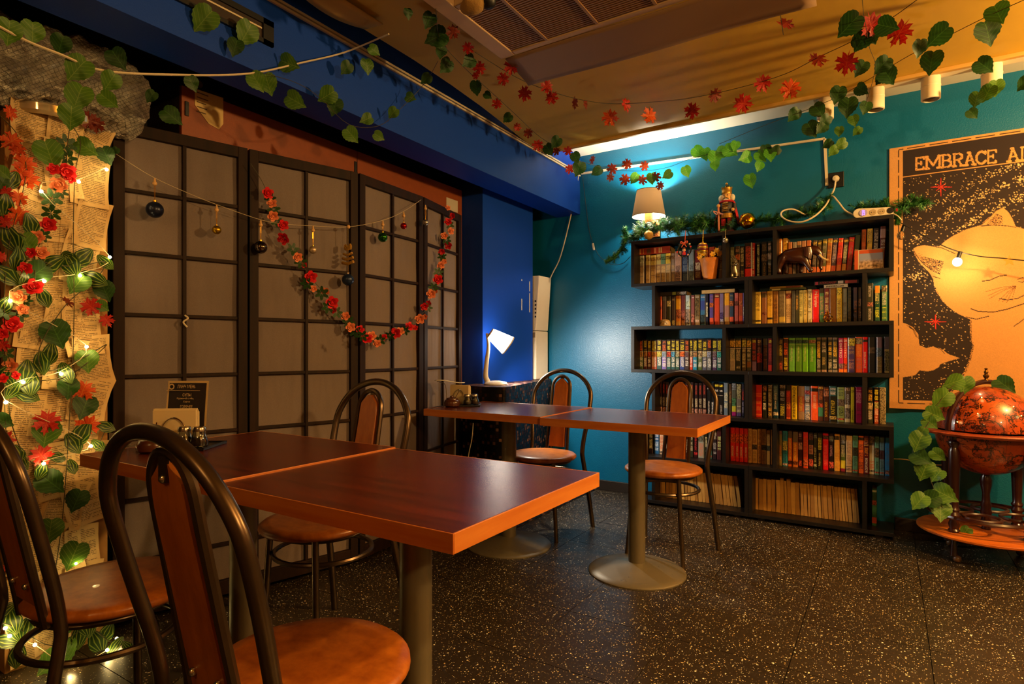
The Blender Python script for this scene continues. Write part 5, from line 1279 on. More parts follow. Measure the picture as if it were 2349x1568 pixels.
# wreath with a small doll
c = atY(1570, 573, 3.885); k_ = depth(c)/F_PX; wr = thing('wreath_ornament', 'small wreath ornament with red bow and doll hanging before the top shelf', 'wreath', c)
rg = random.Random(4); m = MB()
for k in range(160):
    a = rg.uniform(0, 2*math.pi); R_ = 15*k_*(1+rg.gauss(0, 0.08)); p = Vector((R_*math.cos(a), rg.gauss(0, 0.006), R_*math.sin(a))); d = Vector((rg.gauss(0,1), rg.gauss(0,1), rg.gauss(0,1))).normalized()*0.012
    s = d.orthogonal().normalized()*0.0018; m.add([p-s, p+s, p+d], [(0,1,2)])
tag(m.build('foliage', M('dark_wreath_green', '1c2a14', 0.6, var=0.5), wr), kind='stuff')
MB().tube([(15*k_*math.cos(2*math.pi*k/24), 0, 15*k_*math.sin(2*math.pi*k/24)) for k in range(24)], 0.0045, 6, True).build('ring', M('twig_brown', '2c2412', 0.8), wr)
mo = M('orange_ribbon', 'd0501c', 0.6)
for s in (-1, 1):
    MB().tube(catmull([(0,-0.008,15*k_), (s*0.018,-0.01,15*k_+0.012), (s*0.022,-0.01,15*k_+0.002), (0,-0.008,15*k_)], 4), 0.0035, 6).build('bow', mo, wr, smooth=True); MB().tube([(0,-0.008,15*k_), (s*0.016,-0.012,15*k_-0.026)], 0.0032, 6).build('ribbon_end', mo, wr)
MB().tube([(0.002,0,15*k_), (0.006,0.01,45*k_)], 0.0025, 5).build('hanger', mo, wr)
MB().ball((0,-0.01,-0.002), 0.011, 12, 8).build('doll_head', M('doll_skin', 'e0a070', 0.6), wr, smooth=True); MB().lathe([(0.006, -0.012), (0.013, -0.024), (0.010, -0.034), (0, -0.036)], (0,-0.01,0), 12).build('doll_body', M('doll_red', 'c8201c', 0.6), wr, smooth=True); MB().lathe([(0.011, 0.004), (0.009, 0.012), (0, 0.018)], (0,-0.01,0), 12).build('doll_cap', M('doll_cap_brown', '5a2410', 0.6), wr, smooth=True)
for x, z, mt in ((15, 6, M('red_berry', 'd03018', 0.4)), (-16, -4, MATS['red_berry']), (-12, -13, M('pink_bead', 'd89a98', 0.5)), (9, -12, MATS['pink_bead']), (13, 12, M('cream_bead', 'c8b890', 0.5))):
    MB().ball((x*k_, -0.010, z*k_), 0.006, 10, 6).build('berry', mt, wr, smooth=True)
# gold beehive-like striped bauble
c = atY(1612, 568, 3.885); k_ = depth(c)/F_PX; t = thing('striped_bauble', 'gold and dark red ribbed bauble hanging before the orange wrapped pot', 'bauble', c)
for k in range(5):
    z = (8-4*k)*k_; r_ = 11.5*k_*math.sqrt(max(0.2, 1-(z/(12*k_))**2)); MB().tube([(r_*math.cos(2*math.pi*q/24)*0.86, r_*math.sin(2*math.pi*q/24)*0.86, z) for q in range(24)], 2.3*k_, 8, True).build('rib', M('gold_rib', 'c0902c', 0.35, 0.6) if k % 2 == 0 else M('dark_red_rib', '6a1410', 0.4), t, smooth=True)
MB().ball((0,0,0), 9.5*k_, 16, 10).build('core', M('dark_red_core', '50100c', 0.5), t, smooth=True); MB().tube([(0,0,10*k_), (0.003,0,40*k_)], 0.0012, 5).build('loop', m_gold, t); MB().lathe([(0.006, 10*k_), (0.006, 14*k_), (0, 15*k_)], (0,0,0), 10).build('cap', m_gold, t)
# orange wrapped pot with yellow flowers
xp = sx(1628, 3.955); t = thing('wrapped_flower_pot', 'orange paper wrapped pot of yellow flowers on the top shelf', 'flower pot', (xp, 3.955, ZK[5]+0.0005))
m = MB()
def pot(i, j):
    a = 2*math.pi*i; z = 0.14*j; r_ = 0.040+0.022*j + 0.003*noise.noise(Vector((4*math.cos(a), 4*math.sin(a), z*40))) + (0.006*math.sin(a*6) if j > 0.9 else 0); return (r_*math.cos(a), r_*math.sin(a), z)
m.grid(pot, 36, 14); m.add([(0.042*math.cos(2*math.pi*k/20), 0.042*math.sin(2*math.pi*k/20), 0.13) for k in range(20)], [tuple(range(20))]); m.build('wrapping', M('orange_craft_paper', 'c8741c', 0.6, var=0.3, vs=14), t, smooth=50)
mf = M('yellow_petal', 'e8a818', 0.5)
for k, (x, y, z) in enumerate(((-0.055,-0.03,0.15), (-0.06,-0.02,0.185), (-0.05,-0.02,0.215), (0.03,-0.04,0.16), (0.05,-0.02,0.185), (0.065,-0.01,0.165), (-0.03,-0.04,0.17))):
    m = MB()
    for q in range(6):
        a = math.pi*q/3 + k; d = Vector((math.cos(a), -0.3, math.sin(a))); s = Vector((-math.sin(a), 0, math.cos(a)))
        m.add([Vector((x,y,z)), Vector((x,y,z))+d*0.012+s*0.007, Vector((x,y,z))+d*0.021, Vector((x,y,z))+d*0.012-s*0.007], [(0,1,2,3)])
    m.build('flower', mf, t); MB().tube([(x,y,z), (x*0.4, y*0.3, 0.10)], 0.0016, 5).build('stalk', M('green_stalk', '3a4a18', 0.6), t)
# figures: skinned bodies
def skin(name, mat, verts, edges, radii, parent, sub=2):
    me = bpy.data.meshes.new(name); me.from_pydata([Vector(v) for v in verts], edges, []); me.materials.append(mat)
    o = bpy.data.objects.new(name, me); COL.objects.link(o); o.parent = parent
    sk = o.modifiers.new('skin', 'SKIN'); sk.use_smooth_shade = True; ss = o.modifiers.new('sub', 'SUBSURF'); ss.levels = sub; ss.render_levels = sub
    if not me.skin_vertices: me.attributes.new('skin', 'FLOAT', 'POINT') if False else None
    if not me.skin_vertices:
        bm_ = __import__('bmesh').new(); bm_.from_mesh(me); bm_.verts.layers.skin.verify(); bm_.to_mesh(me); bm_.free()
    for i, r in enumerate(radii): me.skin_vertices[0].data[i].radius = (r, r) if not isinstance(r, tuple) else r
    me.skin_vertices[0].data[0].use_root = True
    return o
m_eleph = M('dark_carved_wood', '3a1808', 0.28, var=0.25, coat=0.3)
t = thing('elephant_figurine', 'dark carved wooden elephant figurine with ivory tusks on the top shelf', 'figurine', (sx(1826, 3.955), 3.955, ZK[5]+0.0005))
EV = [(-0.012,0,0.100),(-0.062,0,0.097),(0.036,0,0.102),(0.068,0,0.118),(0.094,0,0.118),(0.110,0,0.092),(0.115,0,0.060),(0.111,0,0.030),(0.119,0,0.014),
      (-0.072,-0.018,0.062),(-0.080,-0.020,0.032),(-0.077,-0.020,0.006),(-0.056,0.020,0.062),(-0.046,0.022,0.032),(-0.052,0.022,0.006),(0.044,-0.020,0.062),(0.060,-0.022,0.032),(0.076,-0.022,0.006),(0.030,0.020,0.062),(0.022,0.022,0.032),(0.020,0.022,0.006),(-0.092,0,0.090),(-0.100,0,0.045)]
EE = [(0,1),(0,2),(2,3),(3,4),(4,5),(5,6),(6,7),(7,8),(1,9),(9,10),(10,11),(1,12),(12,13),(13,14),(2,15),(15,16),(16,17),(2,18),(18,19),(19,20),(1,21),(21,22)]
ER = [0.036,0.036,0.034,0.027,0.028,0.018,0.011,0.009,0.007, 0.018,0.012,0.013, 0.017,0.012,0.013, 0.018,0.012,0.013, 0.017,0.011,0.012, 0.006,0.003]
t.scale = (1.18, 1.05, 1.18)
skin('body', m_eleph, EV, EE, ER, t)
for s in (-1, 1):
    MB().grid(lambda i, j: (0.072 - 0.034*i + 0.004*math.sin(j*3), s*(0.034 + 0.012*i*(1-i)*4*0.5 + 0.006*i), 0.130 - 0.062*j*(1-0.35*i)), 6, 6).build('ear', m_eleph, t, smooth=True)
    MB().tube(catmull([(0.108, s*0.016, 0.090), (0.124, s*0.020, 0.072), (0.140, s*0.020, 0.064), (0.148, s*0.018, 0.066)], 4), [0.0052 - 0.00030*k for k in range(13)], 8).build('tusk', M('ivory', 'e0c080', 0.35), t, smooth=True)
m_silv = M('antique_silver', 'a89c84', 0.32, 0.85, var=0.4, vs=20)
t = thing('rabbit_figurine', 'silvery rabbit figurine standing before the dark books on the top shelf', 'figurine', (sx(1684, 3.95), 3.95, ZK[5]+0.0005))
skin('body', m_silv, [(0,0,0.055),(0,0,0.085),(0.006,-0.002,0.108),(-0.008,0,0.128),(-0.020,0,0.146),(0.002,0.006,0.132),(-0.006,0.008,0.152),(-0.012,-0.004,0.030),(-0.014,-0.010,0.006),(0.014,-0.004,0.030),(0.016,-0.010,0.006),(0.016,-0.016,0.082),(0.024,-0.022,0.092),(0.018,-0.006,0.106)],
     [(0,1),(1,2),(2,3),(3,4),(2,5),(5,6),(0,7),(7,8),(0,9),(9,10),(1,11),(11,12),(2,13)], [0.022,0.016,0.014,0.006,0.004,0.006,0.004,0.011,0.009,0.011,0.009,0.006,0.005,0.007], t)
MB().lathe([(0,0), (0.03,0), (0.03,0.003), (0,0.004)], (0,-0.004,0), 20).build('base', m_silv, t, smooth=True)
# pineapple-like gold wire owl, pale stone, picture card
t = thing('gold_wire_pineapple', 'openwork gold pineapple ornament lying before the books on the second shelf', 'ornament', (sx(1899, 3.96), 3.96, ZK[4]+0.001))
for k in range(7):
    for s in (-1, 1):
        pts = []
        for q in range(13):
            z = 0.055*q/12; r_ = 0.024*math.sin(math.pi*(0.12+0.80*q/12)); a = 2*math.pi*k/7 + s*q*0.16; pts.append((r_*math.cos(a), r_*math.sin(a), z+0.002))
        MB().tube(pts, 0.0017, 5).build('wire', M('polished_brass', 'e0b03c', 0.18, 1.0), t, smooth=True)
for k in range(7):
    a = 2*math.pi*k/7; MB().add([(0.006*math.cos(a+0.5), 0.006*math.sin(a+0.5), 0.052), (0.006*math.cos(a-0.5), 0.006*math.sin(a-0.5), 0.052), (0.020*math.cos(a), 0.020*math.sin(a), 0.082)], [(0,1,2)]).build('leaf', MATS['polished_brass'], t)
t = thing('pale_carved_stone', 'pale carved stone at the left end of the second shelf', 'ornament', (sx(1524, 3.95), 3.95, ZK[4]+0.0005))
MB().grid(lambda i, j: ((0.040*math.cos(math.pi*i))*(1-0.35*j*j) , -0.018*math.sin(math.pi*i)*(1-0.5*j)+0.01, 0.046*math.sin(math.pi/2*j)*(0.85+0.15*math.sin(math.pi*i))), 16, 8).build('stone', M('pale_stone', 'c8a468', 0.7, var=0.15, vs=40), t, smooth=True)
for s in (-1, 1): MB().tube(catmull([(s*0.022,-0.012,0.012), (s*0.010,-0.014,0.030), (-s*0.004,-0.011,0.040)], 4), 0.0022, 6).build('carved_line', M('dark_stone_line', '7a5a30', 0.8), t, smooth=True)
x0, x1 = sx(1960, 3.945), sx(2027, 3.945); w_ = x1-x0; t = thing('picture_card', 'framed picture card leaning before the books on the top shelf right', 'picture', ((x0+x1)/2, 3.945, ZK[5]+0.001)); t.rotation_euler = (-0.12, 0, 0)
MB().box(-w_/2, w_/2, 0, 0.008, 0, 0.118).build('card', M('card_back', 'c8b898', 0.6), t)
MB().box(-w_/2, -w_/2+0.018, -0.001, 0, 0.001, 0.117).build('orange_strip', M('card_orange', 'b0481c', 0.5), t); MB().box(-w_/2+0.024, w_/2-0.003, -0.001, 0, 0.095, 0.116).build('orange_strip', MATS['card_orange'], t)
mp = NT('card_photo'); q_ = mp.co(); mp.set(color=mp.mix(mp.ramp(mp.n('ShaderNodeSeparateXYZ', i_Vector=q_).outputs[2], [(0.045, (0,0,0)), (0.062, (1,1,1))]), mp.ramp(mp.noise(q_, 70, 5), [(0.35, '4a3420'), (0.6, 'b89878')]), lin('8088a0')), rough=0.5); mp = mp.mat
MB().box(-w_/2+0.024, w_/2-0.003, -0.001, 0, 0.003, 0.095).build('photo', mp, t)
# ------------------------------------------------------------------ nutcracker
nc = atY(1667, 500, 3.985); t = thing('nutcracker_figure', 'wooden nutcracker king in red cape on the bookcase top', 'figurine', (nc.x, 3.985, 1.8105))
mred = M('red_felt', 'a8101c', 0.8); mgo = M('gold_paint', 'b8862c', 0.35, 0.6); msk = M('nutcracker_face', 'd8a050', 0.5); mdk = M('nutcracker_coat', '241c1c', 0.6); mwh = M('white_fur', 'e0d4b8', 0.9, bump=0.6, bs=120)
MB().box(-0.05, 0.05, -0.035, 0.035, 0, 0.018).build('base', M('dark_red_base', '5a1414', 0.5), t, bevel=0.003)
for s in (-1, 1):
    MB().lathe([(0.018, 0.018), (0.018, 0.035), (0.015, 0.04), (0.016, 0.105), (0, 0.105)], (s*0.02,-0.005,0), 14).build('leg', mred, t, smooth=True); MB().lathe([(0.020, 0.018), (0.021, 0.03), (0.018, 0.05), (0.0175, 0.05)], (s*0.02,-0.007,0), 14).build('boot', mdk, t, smooth=True)
MB().lathe([(0.036, 0.10), (0.040, 0.11), (0.036, 0.13), (0.038, 0.16), (0.042, 0.19), (0.034, 0.203), (0, 0.206)], (0,0,0), 22).build('torso', mdk, t, smooth=True)
MB().lathe([(0.038, 0.098), (0.041, 0.10), (0.037, 0.128), (0.036, 0.128)], (0,-0.001,0), 18).build('skirt', mgo, t)
for k in range(5): MB().box(-0.018, 0.018, -0.044, -0.036, 0.140+k*0.012, 0.145+k*0.012).build('braid', mgo, t)
MB().lathe([(0.026, 0.200), (0.029, 0.215), (0.029, 0.252), (0.025, 0.262), (0, 0.264)], (0,0,0), 20).build('head', msk, t, smooth=True); hd = [q for q in t.children if q.name.startswith('head')][0]
MB().box(-0.013, 0.013, -0.038, -0.026, 0.150, 0.222).build('beard', mwh, hd, bevel=0.004)
MB().ball((0,-0.031,0.236), 0.006, 10, 6, 1.3).build('nose', msk, hd, smooth=True)
for s in (-1, 1):
    MB().ball((s*0.011,-0.026,0.246), 0.004, 8, 6).build('eye', m_black, hd); MB().bar((s*0.003,-0.030,0.227), (s*0.018,-0.027,0.222), 0.004, 0.005).build('moustache', m_black, hd); MB().ball((s*0.034,0.002,0.232), 0.018, 14, 10, 1.3).build('hair', mwh, hd, smooth=True)
    MB().lathe([(0.014, 0.19), (0.013, 0.15), (0.011, 0.13), (0, 0.128)], (s*0.047,-0.004,0), 12).build('arm', mdk, t, smooth=True); MB().ball((s*0.044,-0.030,0.148 if s > 0 else 0.135), 0.011, 12, 8).build('hand', msk, t, smooth=True)
MB().lathe([(0.031, 0.258), (0.033, 0.268), (0.031, 0.272), (0.034, 0.296), (0.031, 0.296), (0.028, 0.272)], (0,0,0), 22).build('crown', mgo, t, smooth=True); cw = [q for q in t.children if q.name.startswith('crown')][0]
for k in range(8):
    a = 2*math.pi*k/8; MB().lathe([(0.005, 0.294), (0.0, 0.306)], (0.032*math.cos(a), 0.032*math.sin(a), 0), 6).build('crown_point', mgo, cw)
MB().ball((0.004,0,0.300), 0.018, 14, 8).build('crown_cushion', M('dark_green_velvet', '14382c', 0.8), t, smooth=True); MB().ball((0,0,0.324), 0.0085, 12, 8).build('orb', mgo, t, smooth=True)
m = MB()
def cape(i, j):
    a = math.pi*(0.02 + 0.96*i) ; a = -math.pi*0.18 + math.pi*1.36*i; r_ = 0.046 + 0.030*j; z = 0.204 - 0.155*j
    return (r_*1.12*math.cos(a), r_*0.62*math.sin(a) + 0.004, z + 0.006*math.sin(a*9)*j)
m.grid(cape, 30, 10).build('cape', mred, t, smooth=True)
MB().tube(catmull([(0.040*math.cos(a), 0.034*math.sin(a)-0.004, 0.206) for a in [2*math.pi*k/12 for k in range(12)]], 3, True), 0.007, 8, True).build('collar', mred, t, smooth=True)
MB().tube([(-0.044,-0.036,0.175), (-0.040,-0.040,0.018)], 0.006, 8).build('staff', M('pink_wood', 'c87858', 0.5), t); MB().ball((-0.044,-0.036,0.180), 0.0115, 12, 8).build('staff_knob', msk, t, smooth=True)
for s in (-1, 1): MB().tube(catmull([(-0.042,-0.043,0.135), (-0.042+s*0.03,-0.05,0.146 if s < 0 else 0.12), (-0.042+s*0.012,-0.047,0.124), (-0.042,-0.043,0.135)], 4), 0.003, 6).build('ribbon', M('pink_ribbon', 'd89078', 0.6), t, smooth=True)
# ================================================================== tapestry (woven cloth with a printed cat)
TX0, TZ1, TW, THh = 0.004, 2.245, 1.30, 1.53
def cloth_y(x, z):
    return YW - 0.010 - 0.006*np.sin(7.0*x + 2.2*z)*np.clip((1.9-z)*0.9, 0, 1) - 0.010*np.clip((1.55-z), 0, 1)*np.maximum(0, np.sin(16*(x-0.55*z)+1.2)) - 0.004*np.sin(5*x)
xs_ = np.concatenate([np.linspace(0, 0.66, 255), np.linspace(0.664, TW, 150)]); zs_ = np.linspace(0, THh, 590)
Xg, Zg = np.meshgrid(xs_, zs_); WX = TX0 + Xg; WZ = TZ1 - Zg
D_ = YW*CA - WX*SA; L_ = WX*CA + YW*SA; U = CX + F_PX*L_/D_; V = HOR - F_PX*(WZ-HC)/D_
cream = np.array(lin('c08a4c')); dark = np.array(lin('1e0c07')); redc = np.array(lin('d8281a'))
C = np.tile(cream, Xg.shape + (1,)).astype(np.float64)
rng = np.random.default_rng(2)
def inpoly(poly):
    poly = np.array(poly, float); ins = np.zeros(U.shape, bool); n = len(poly); j = n-1
    for i in range(n):
        xi, yi = poly[i]; xj, yj = poly[j]
        c = ((yi > V) != (yj > V)) & (U < (xj-xi)*(V-yi)/(yj-yi+1e-12)+xi); ins ^= c; j = i
    return ins
def seg(p, q, w):
    p = np.array(p, float); q = np.array(q, float); d = q-p; t = np.clip(((U-p[0])*d[0] + (V-p[1])*d[1])/(d@d), 0, 1); return np.hypot(U-p[0]-t*d[0], V-p[1]-t*d[1]) < w
def line(pts, w):
    m = np.zeros(U.shape, bool)
    for a, b in zip(pts[:-1], pts[1:]): m |= seg(a, b, w)
    return m
nzf = rng.random(Xg.shape)
field = (Xg > 0.066) & (Xg < TW-0.066) & (Zg > 0.024) & (Zg < THh-0.050)
C[field] = dark
dash = (np.sin(Zg*70) > -0.85)
C[(np.abs(Xg-0.045) < 0.0025) & (Zg > 0.018) & (Zg < THh-0.03) & dash] = dark
C[(np.abs(Zg-0.014) < 0.0022) & (Xg > 0.045) & (np.sin(Xg*60) > -0.85)] = dark; C[(np.abs(Zg-(THh-0.033)) < 0.0022) & (Xg > 0.045) & (np.sin(Xg*60) > -0.85)] = dark
C[field & (np.abs(Zg-0.178) < 0.002)] = cream
# stars: scattered dots, denser along drifting bands
sky = field & (Zg > 0.185)
stars = np.zeros(U.shape, bool)
n = 2900; sxp = rng.uniform(0.07, TW-0.07, n); szp = rng.uniform(0.19, THh-0.06, n); srr = rng.uniform(0.0012, 0.0030, n)
bx, bz, br_ = [], [], []
for pts, cnt in (([(2074,510),(2204,436),(2302,388),(2360,370)], 150), ([(2076,568),(2159,505),(2237,460),(2334,414),(2360,404)], 210), ([(2190,534),(2258,486),(2323,458),(2360,446)], 150), ([(2073,639),(2100,634),(2127,631)], 50), ([(2120,520),(2200,470),(2300,425)], 60)):
    for _ in range(cnt):
        k = rng.integers(0, len(pts)-1); t_ = rng.random(); u = pts[k][0]+(pts[k+1][0]-pts[k][0])*t_ + rng.normal(0, 3); v = pts[k][1]+(pts[k+1][1]-pts[k][1])*t_ + rng.normal(0, 5.0)
        p = atY(u, v, YW); bx.append(p.x-TX0); bz.append(TZ1-p.z); br_.append(rng.uniform(0.0015, 0.0034))
dx = xs_[1]-xs_[0]; dz = zs_[1]-zs_[0]
for a, b, r in zip(list(sxp)+bx, list(szp)+bz, list(srr)+br_):
    i0, j0 = int(np.searchsorted(xs_, a)), int(b/dz); k = 2
    if a > 0.66: r = max(r, 0.0026)
    i1, i2, j1, j2 = max(0, i0-k), min(len(xs_), i0+k+2), max(0, j0-k), min(len(zs_), j0+k+2)
    if i1 >= i2 or j1 >= j2: continue
    stars[j1:j2, i1:i2] |= np.hypot(Xg[j1:j2, i1:i2]-a, Zg[j1:j2, i1:i2]-b) < r
C[sky & stars] = lin('d8b074')
head = [(2094,571),(2105,565),(2120,563),(2140,564),(2154,566),(2168,553),(2185,542),(2215,527),(2249,517),(2257,508),(2265,501),(2285,484),(2301,477),(2313,488),(2322,503),(2329,520),(2349,526)] + [proj((TX0+a_, YW, b_)) for a_, b_ in ((0.72,1.68),(0.84,1.60),(0.93,1.47),(0.97,1.31),(0.94,1.19),(0.86,1.10),(0.88,0.97),(0.95,0.84),(1.02,0.70))] + [(2130,1000),(2150,930),(2178,900),(2203,866),(2214,845),(2223,823),(2230,790),(2225,767),(2224,732),(2198,720),(2176,705),(2158,687),(2145,665),(2140,640),(2132,626),(2118,612),(2107,600),(2098,584)]
inh = inpoly(head) & field & (Zg > 0.19)
edge_noise = inpoly([(u+4, v+3) for u, v in head])
C[inh] = cream; C[inh & ~edge_noise & (nzf > 0.55) & (V > 660)] = dark
cloud = [(2060,738),(2078,742),(2094,750),(2106,766),(2109,792),(2116,794),(2124,798),(2140,794),(2158,799),(2176,812),(2201,821),(2176,828),(2156,835),(2154,841),(2140,849),(2127,851),(2109,849),(2100,859),(2090,862),(2060,866)]
C[inpoly(cloud) & field] = cream
for pts, w in (([(2252,645),(2270,643),(2290,634),(2308,631)], 1.0), ([(2227,708),(2243,714),(2277,716),(2310,709),(2349,696),(2380,680)], 1.1), ([(2216,727),(2239,732),(2268,725)], 0.9), ([(2292,685),(2310,688),(2332,685),(2349,677)], 1.0), ([(2094,571),(2102,586),(2118,606),(2140,622),(2156,629)], 0.7), ([(2128,563),(2160,569),(2190,582)], 0.8), ([(2156,639),(2140,634)], 0.8), ([(2249,517),(2262,507),(2280,488)], 0.7), ([(2249,519),(2280,517),(2311,519),(2329,522)], 0.8), ([(2325,748),(2340,738),(2360,722)], 0.9),
               ([(2080,746),(2094,756),(2101,772)], 0.6), ([(2085,747),(2097,757),(2104,774)], 0.6), ([(2143,795),(2157,800),(2167,811)], 0.6), ([(2333,641),(2345,637),(2352,640),(2345,648),(2335,646)], 0.8)): C[line(pts, w) & field] = dark
for q in ((2261,669),(2266,678),(2269,685),(2289,691),(2299,693),(2308,694),(2320,690)): C[line([(2330,656), ((2330+q[0])/2, (656+q[1])/2-3), q], 0.5) & field] = lin('6a3a14')
ear1 = inpoly([(2104,575),(2125,590),(2165,600),(2156,628),(2135,618),(2115,602)]); C[ear1 & (nzf > 0.45+0.5*np.clip((2165-U)/60, 0, 1)*(V < 590))] = dark
ear2 = inpoly([(2268,506),(2285,490),(2298,496),(2300,515),(2262,517)]); C[ear2 & (nzf > 0.6)] = dark
for cx_, cy_, ru, rv in ((2158, 430, 27, 21), (2146, 738, 27, 20)):
    a_ = np.arctan2((V-cy_)/rv, (U-cx_)/ru); r_ = np.hypot((U-cx_)/ru, (V-cy_)/rv); k_ = np.abs(((a_/(math.pi/4)) + 0.5) % 1 - 0.5)*2; odd_ = (np.round(a_/(math.pi/4)).astype(int) % 2 == 1)
    C[(r_ < np.where(odd_, 0.62, 1.0)*(0.12 + 0.88*(1-k_)**3)) & field] = redc
# lettering as slab strokes with worn edges
ltr = {'E': [((0,0),(0,1)),((0,0),(.9,0)),((0,1),(.95,1)),((0,.52),(.6,.52)),((.9,0),(.9,.14)),((.95,1),(.95,.86)),((.6,.42),(.6,.62))], 'M': [((.08,0),(.08,1)),((.92,0),(.92,1)),((.08,1),(.5,.25)),((.5,.25),(.92,1)),((-.06,0),(.22,0)),((.78,0),(1.06,0)),((-.02,1),(.14,1)),((.86,1),(1.02,1))],
       'B': [((.1,0),(.1,1)),((0,1),(.6,1)),((0,0),(.65,0)),((.1,.53),(.6,.53)),((.6,1),(.82,.88)),((.82,.88),(.82,.66)),((.82,.66),(.6,.53)),((.6,.53),(.9,.4)),((.9,.4),(.9,.14)),((.9,.14),(.65,0))], 'R': [((.1,0),(.1,1)),((0,1),(.6,1)),((-.04,0),(.28,0)),((.6,1),(.85,.88)),((.85,.88),(.85,.62)),((.85,.62),(.6,.5)),((.6,.5),(.1,.5)),((.5,.5),(.85,0)),((.72,0),(1,0))],
       'A': [((.12,0),(.45,1)),((.45,1),(.88,0)),((.25,.35),(.75,.35)),((-.02,0),(.28,0)),((.72,0),(1.02,0)),((.3,1),(.5,1))], 'C': [((.9,.8),(.6,1)),((.6,1),(.3,.94)),((.3,.94),(.06,.66)),((.06,.66),(.06,.32)),((.06,.32),(.3,.05)),((.3,.05),(.62,0)),((.62,0),(.95,.22)),((.9,.8),(.9,.98))], 'L': [((.1,0),(.1,1)),((0,1),(.25,1)),((0,0),(.9,0)),((.9,0),(.9,.25))]}
word = [('E',2102,2120),('M',2123,2157),('B',2160,2183),('R',2186,2209),('A',2212,2237),('C',2238,2262),('E',2266,2285),('A',2310,2338),('L',2342,2362)]
LB = np.zeros(U.shape, bool)
for chh, ua, ub in word:
    vb = 390.5-(ua-2101)*0.091; vt = 363.5-(ua-2101)*0.100
    for p, q in ltr[chh]:
        P_ = (ua+(ub-ua)*p[0], vb+(vt-vb)*p[1]-(ub-ua)*p[0]*0.09); Q_ = (ua+(ub-ua)*q[0], vb+(vt-vb)*q[1]-(ub-ua)*q[0]*0.09); LB |= seg(P_, Q_, 2.5 if abs(p[0]-q[0]) < 0.5 else 1.8)
C[LB & (nzf > 0.07)] = lin('c48c48')
C *= (0.90 + 0.2*rng.random(Xg.shape))[..., None]
nx, nz = len(xs_), len(zs_); WY = cloth_y(WX, WZ)
co = np.stack([WX, WY, WZ], -1).reshape(-1, 3); idx = np.arange(nx*nz).reshape(nz, nx)
quads = np.stack([idx[:-1,:-1], idx[1:,:-1], idx[1:,1:], idx[:-1,1:]], -1).reshape(-1, 4)
org = np.array((TX0+TW/2, YW-0.012, TZ1-THh))
me = bpy.data.meshes.new('cat_tapestry'); me.vertices.add(nx*nz); me.vertices.foreach_set('co', (co-org).astype(np.float32).ravel())
me.loops.add(quads.size); me.loops.foreach_set('vertex_index', quads.astype(np.int32).ravel()); me.polygons.add(len(quads)); me.polygons.foreach_set('loop_start', np.arange(0, quads.size, 4, dtype=np.int32)); me.update(calc_edges=True); me.validate()
set_attr(me, 'Col', np.concatenate([np.clip(C, 0, 1).reshape(-1, 3), np.ones((nx*nz, 1))], 1), 'FLOAT_COLOR', 'POINT')
me.polygons.foreach_set('use_smooth', [True]*len(me.polygons))
tt = NT('printed_cotton'); ac_ = tt.n('ShaderNodeAttribute', attribute_name='Col').outputs['Color']; tt.set(color=ac_, rough=0.85); tt.bump(tt.noise(tt.pos(), 900, 1), 0.1, 0.001); me.materials.append(tt.mat)
o = obj('cat_tapestry', me, None, tuple(org)); tag(o, 'cloth tapestry printed with a smiling cat, stars and the word EMBRACE', 'tapestry')
# festoon of bulbs before the tapestry
fs_ = [atY(2050,500,4.02), atY(2070,513,4.03), atY(2110,535,4.05), atY(2160,562,4.06), atY(2203,578,4.06), atY(2250,588,4.06), atY(2300,592,4.06), atY(2349,597,4.05), atY(2420,600,4.03)]
t = thing('bulb_festoon', 'black bulb festoon strung across the cat tapestry with one lit bulb', 'festoon', fs_[0])
MB().tube(catmull(fs_, 6), 0.0028, 6).build('cord', m_cable_b, t, smooth=True, origin=t.location)
for u, v, lit in ((2074, 517, 0), (2203, 577, 1)):
    p = atY(u, v, 4.045); q = p + Vector((-0.010, -0.006, -0.036))
    MB().tube([p, q], 0.010, 10).build('socket', m_black, t, smooth=True, origin=t.location)
    b = q + Vector((-0.004, 0, -0.020)); spin(MB().ball((0,0,0), 0.022, 16, 12, 1.1).build('bulb', glow_mat('lit_festoon_bulb', 'ffe2a8', 18.0) if lit else m_glass, t, smooth=180), (0,0,0), b - t.location)
    if lit:
        l = lamp('festoon_light', 'POINT', (0,0,0), 1.3, (1.0, 0.70, 0.30), 0.02); l.parent = t; l.location = b - t.location + Vector((0,-0.05,-0.01))
sp = atY(2315, 598, 4.06); st = thing('paper_star', 'small gold paper star hanging on the festoon', 'star', sp)
pl_ = []
for k in range(10):
    a = math.pi/2 + math.pi*k/5; r_ = 0.032 if k % 2 == 0 else 0.013; pl_.append((r_*math.cos(a), r_*math.sin(a)))
MB().prism(pl_, -0.004, 0.0, 'y').build('star', M('gold_paper', 'c8801c', 0.5), st)
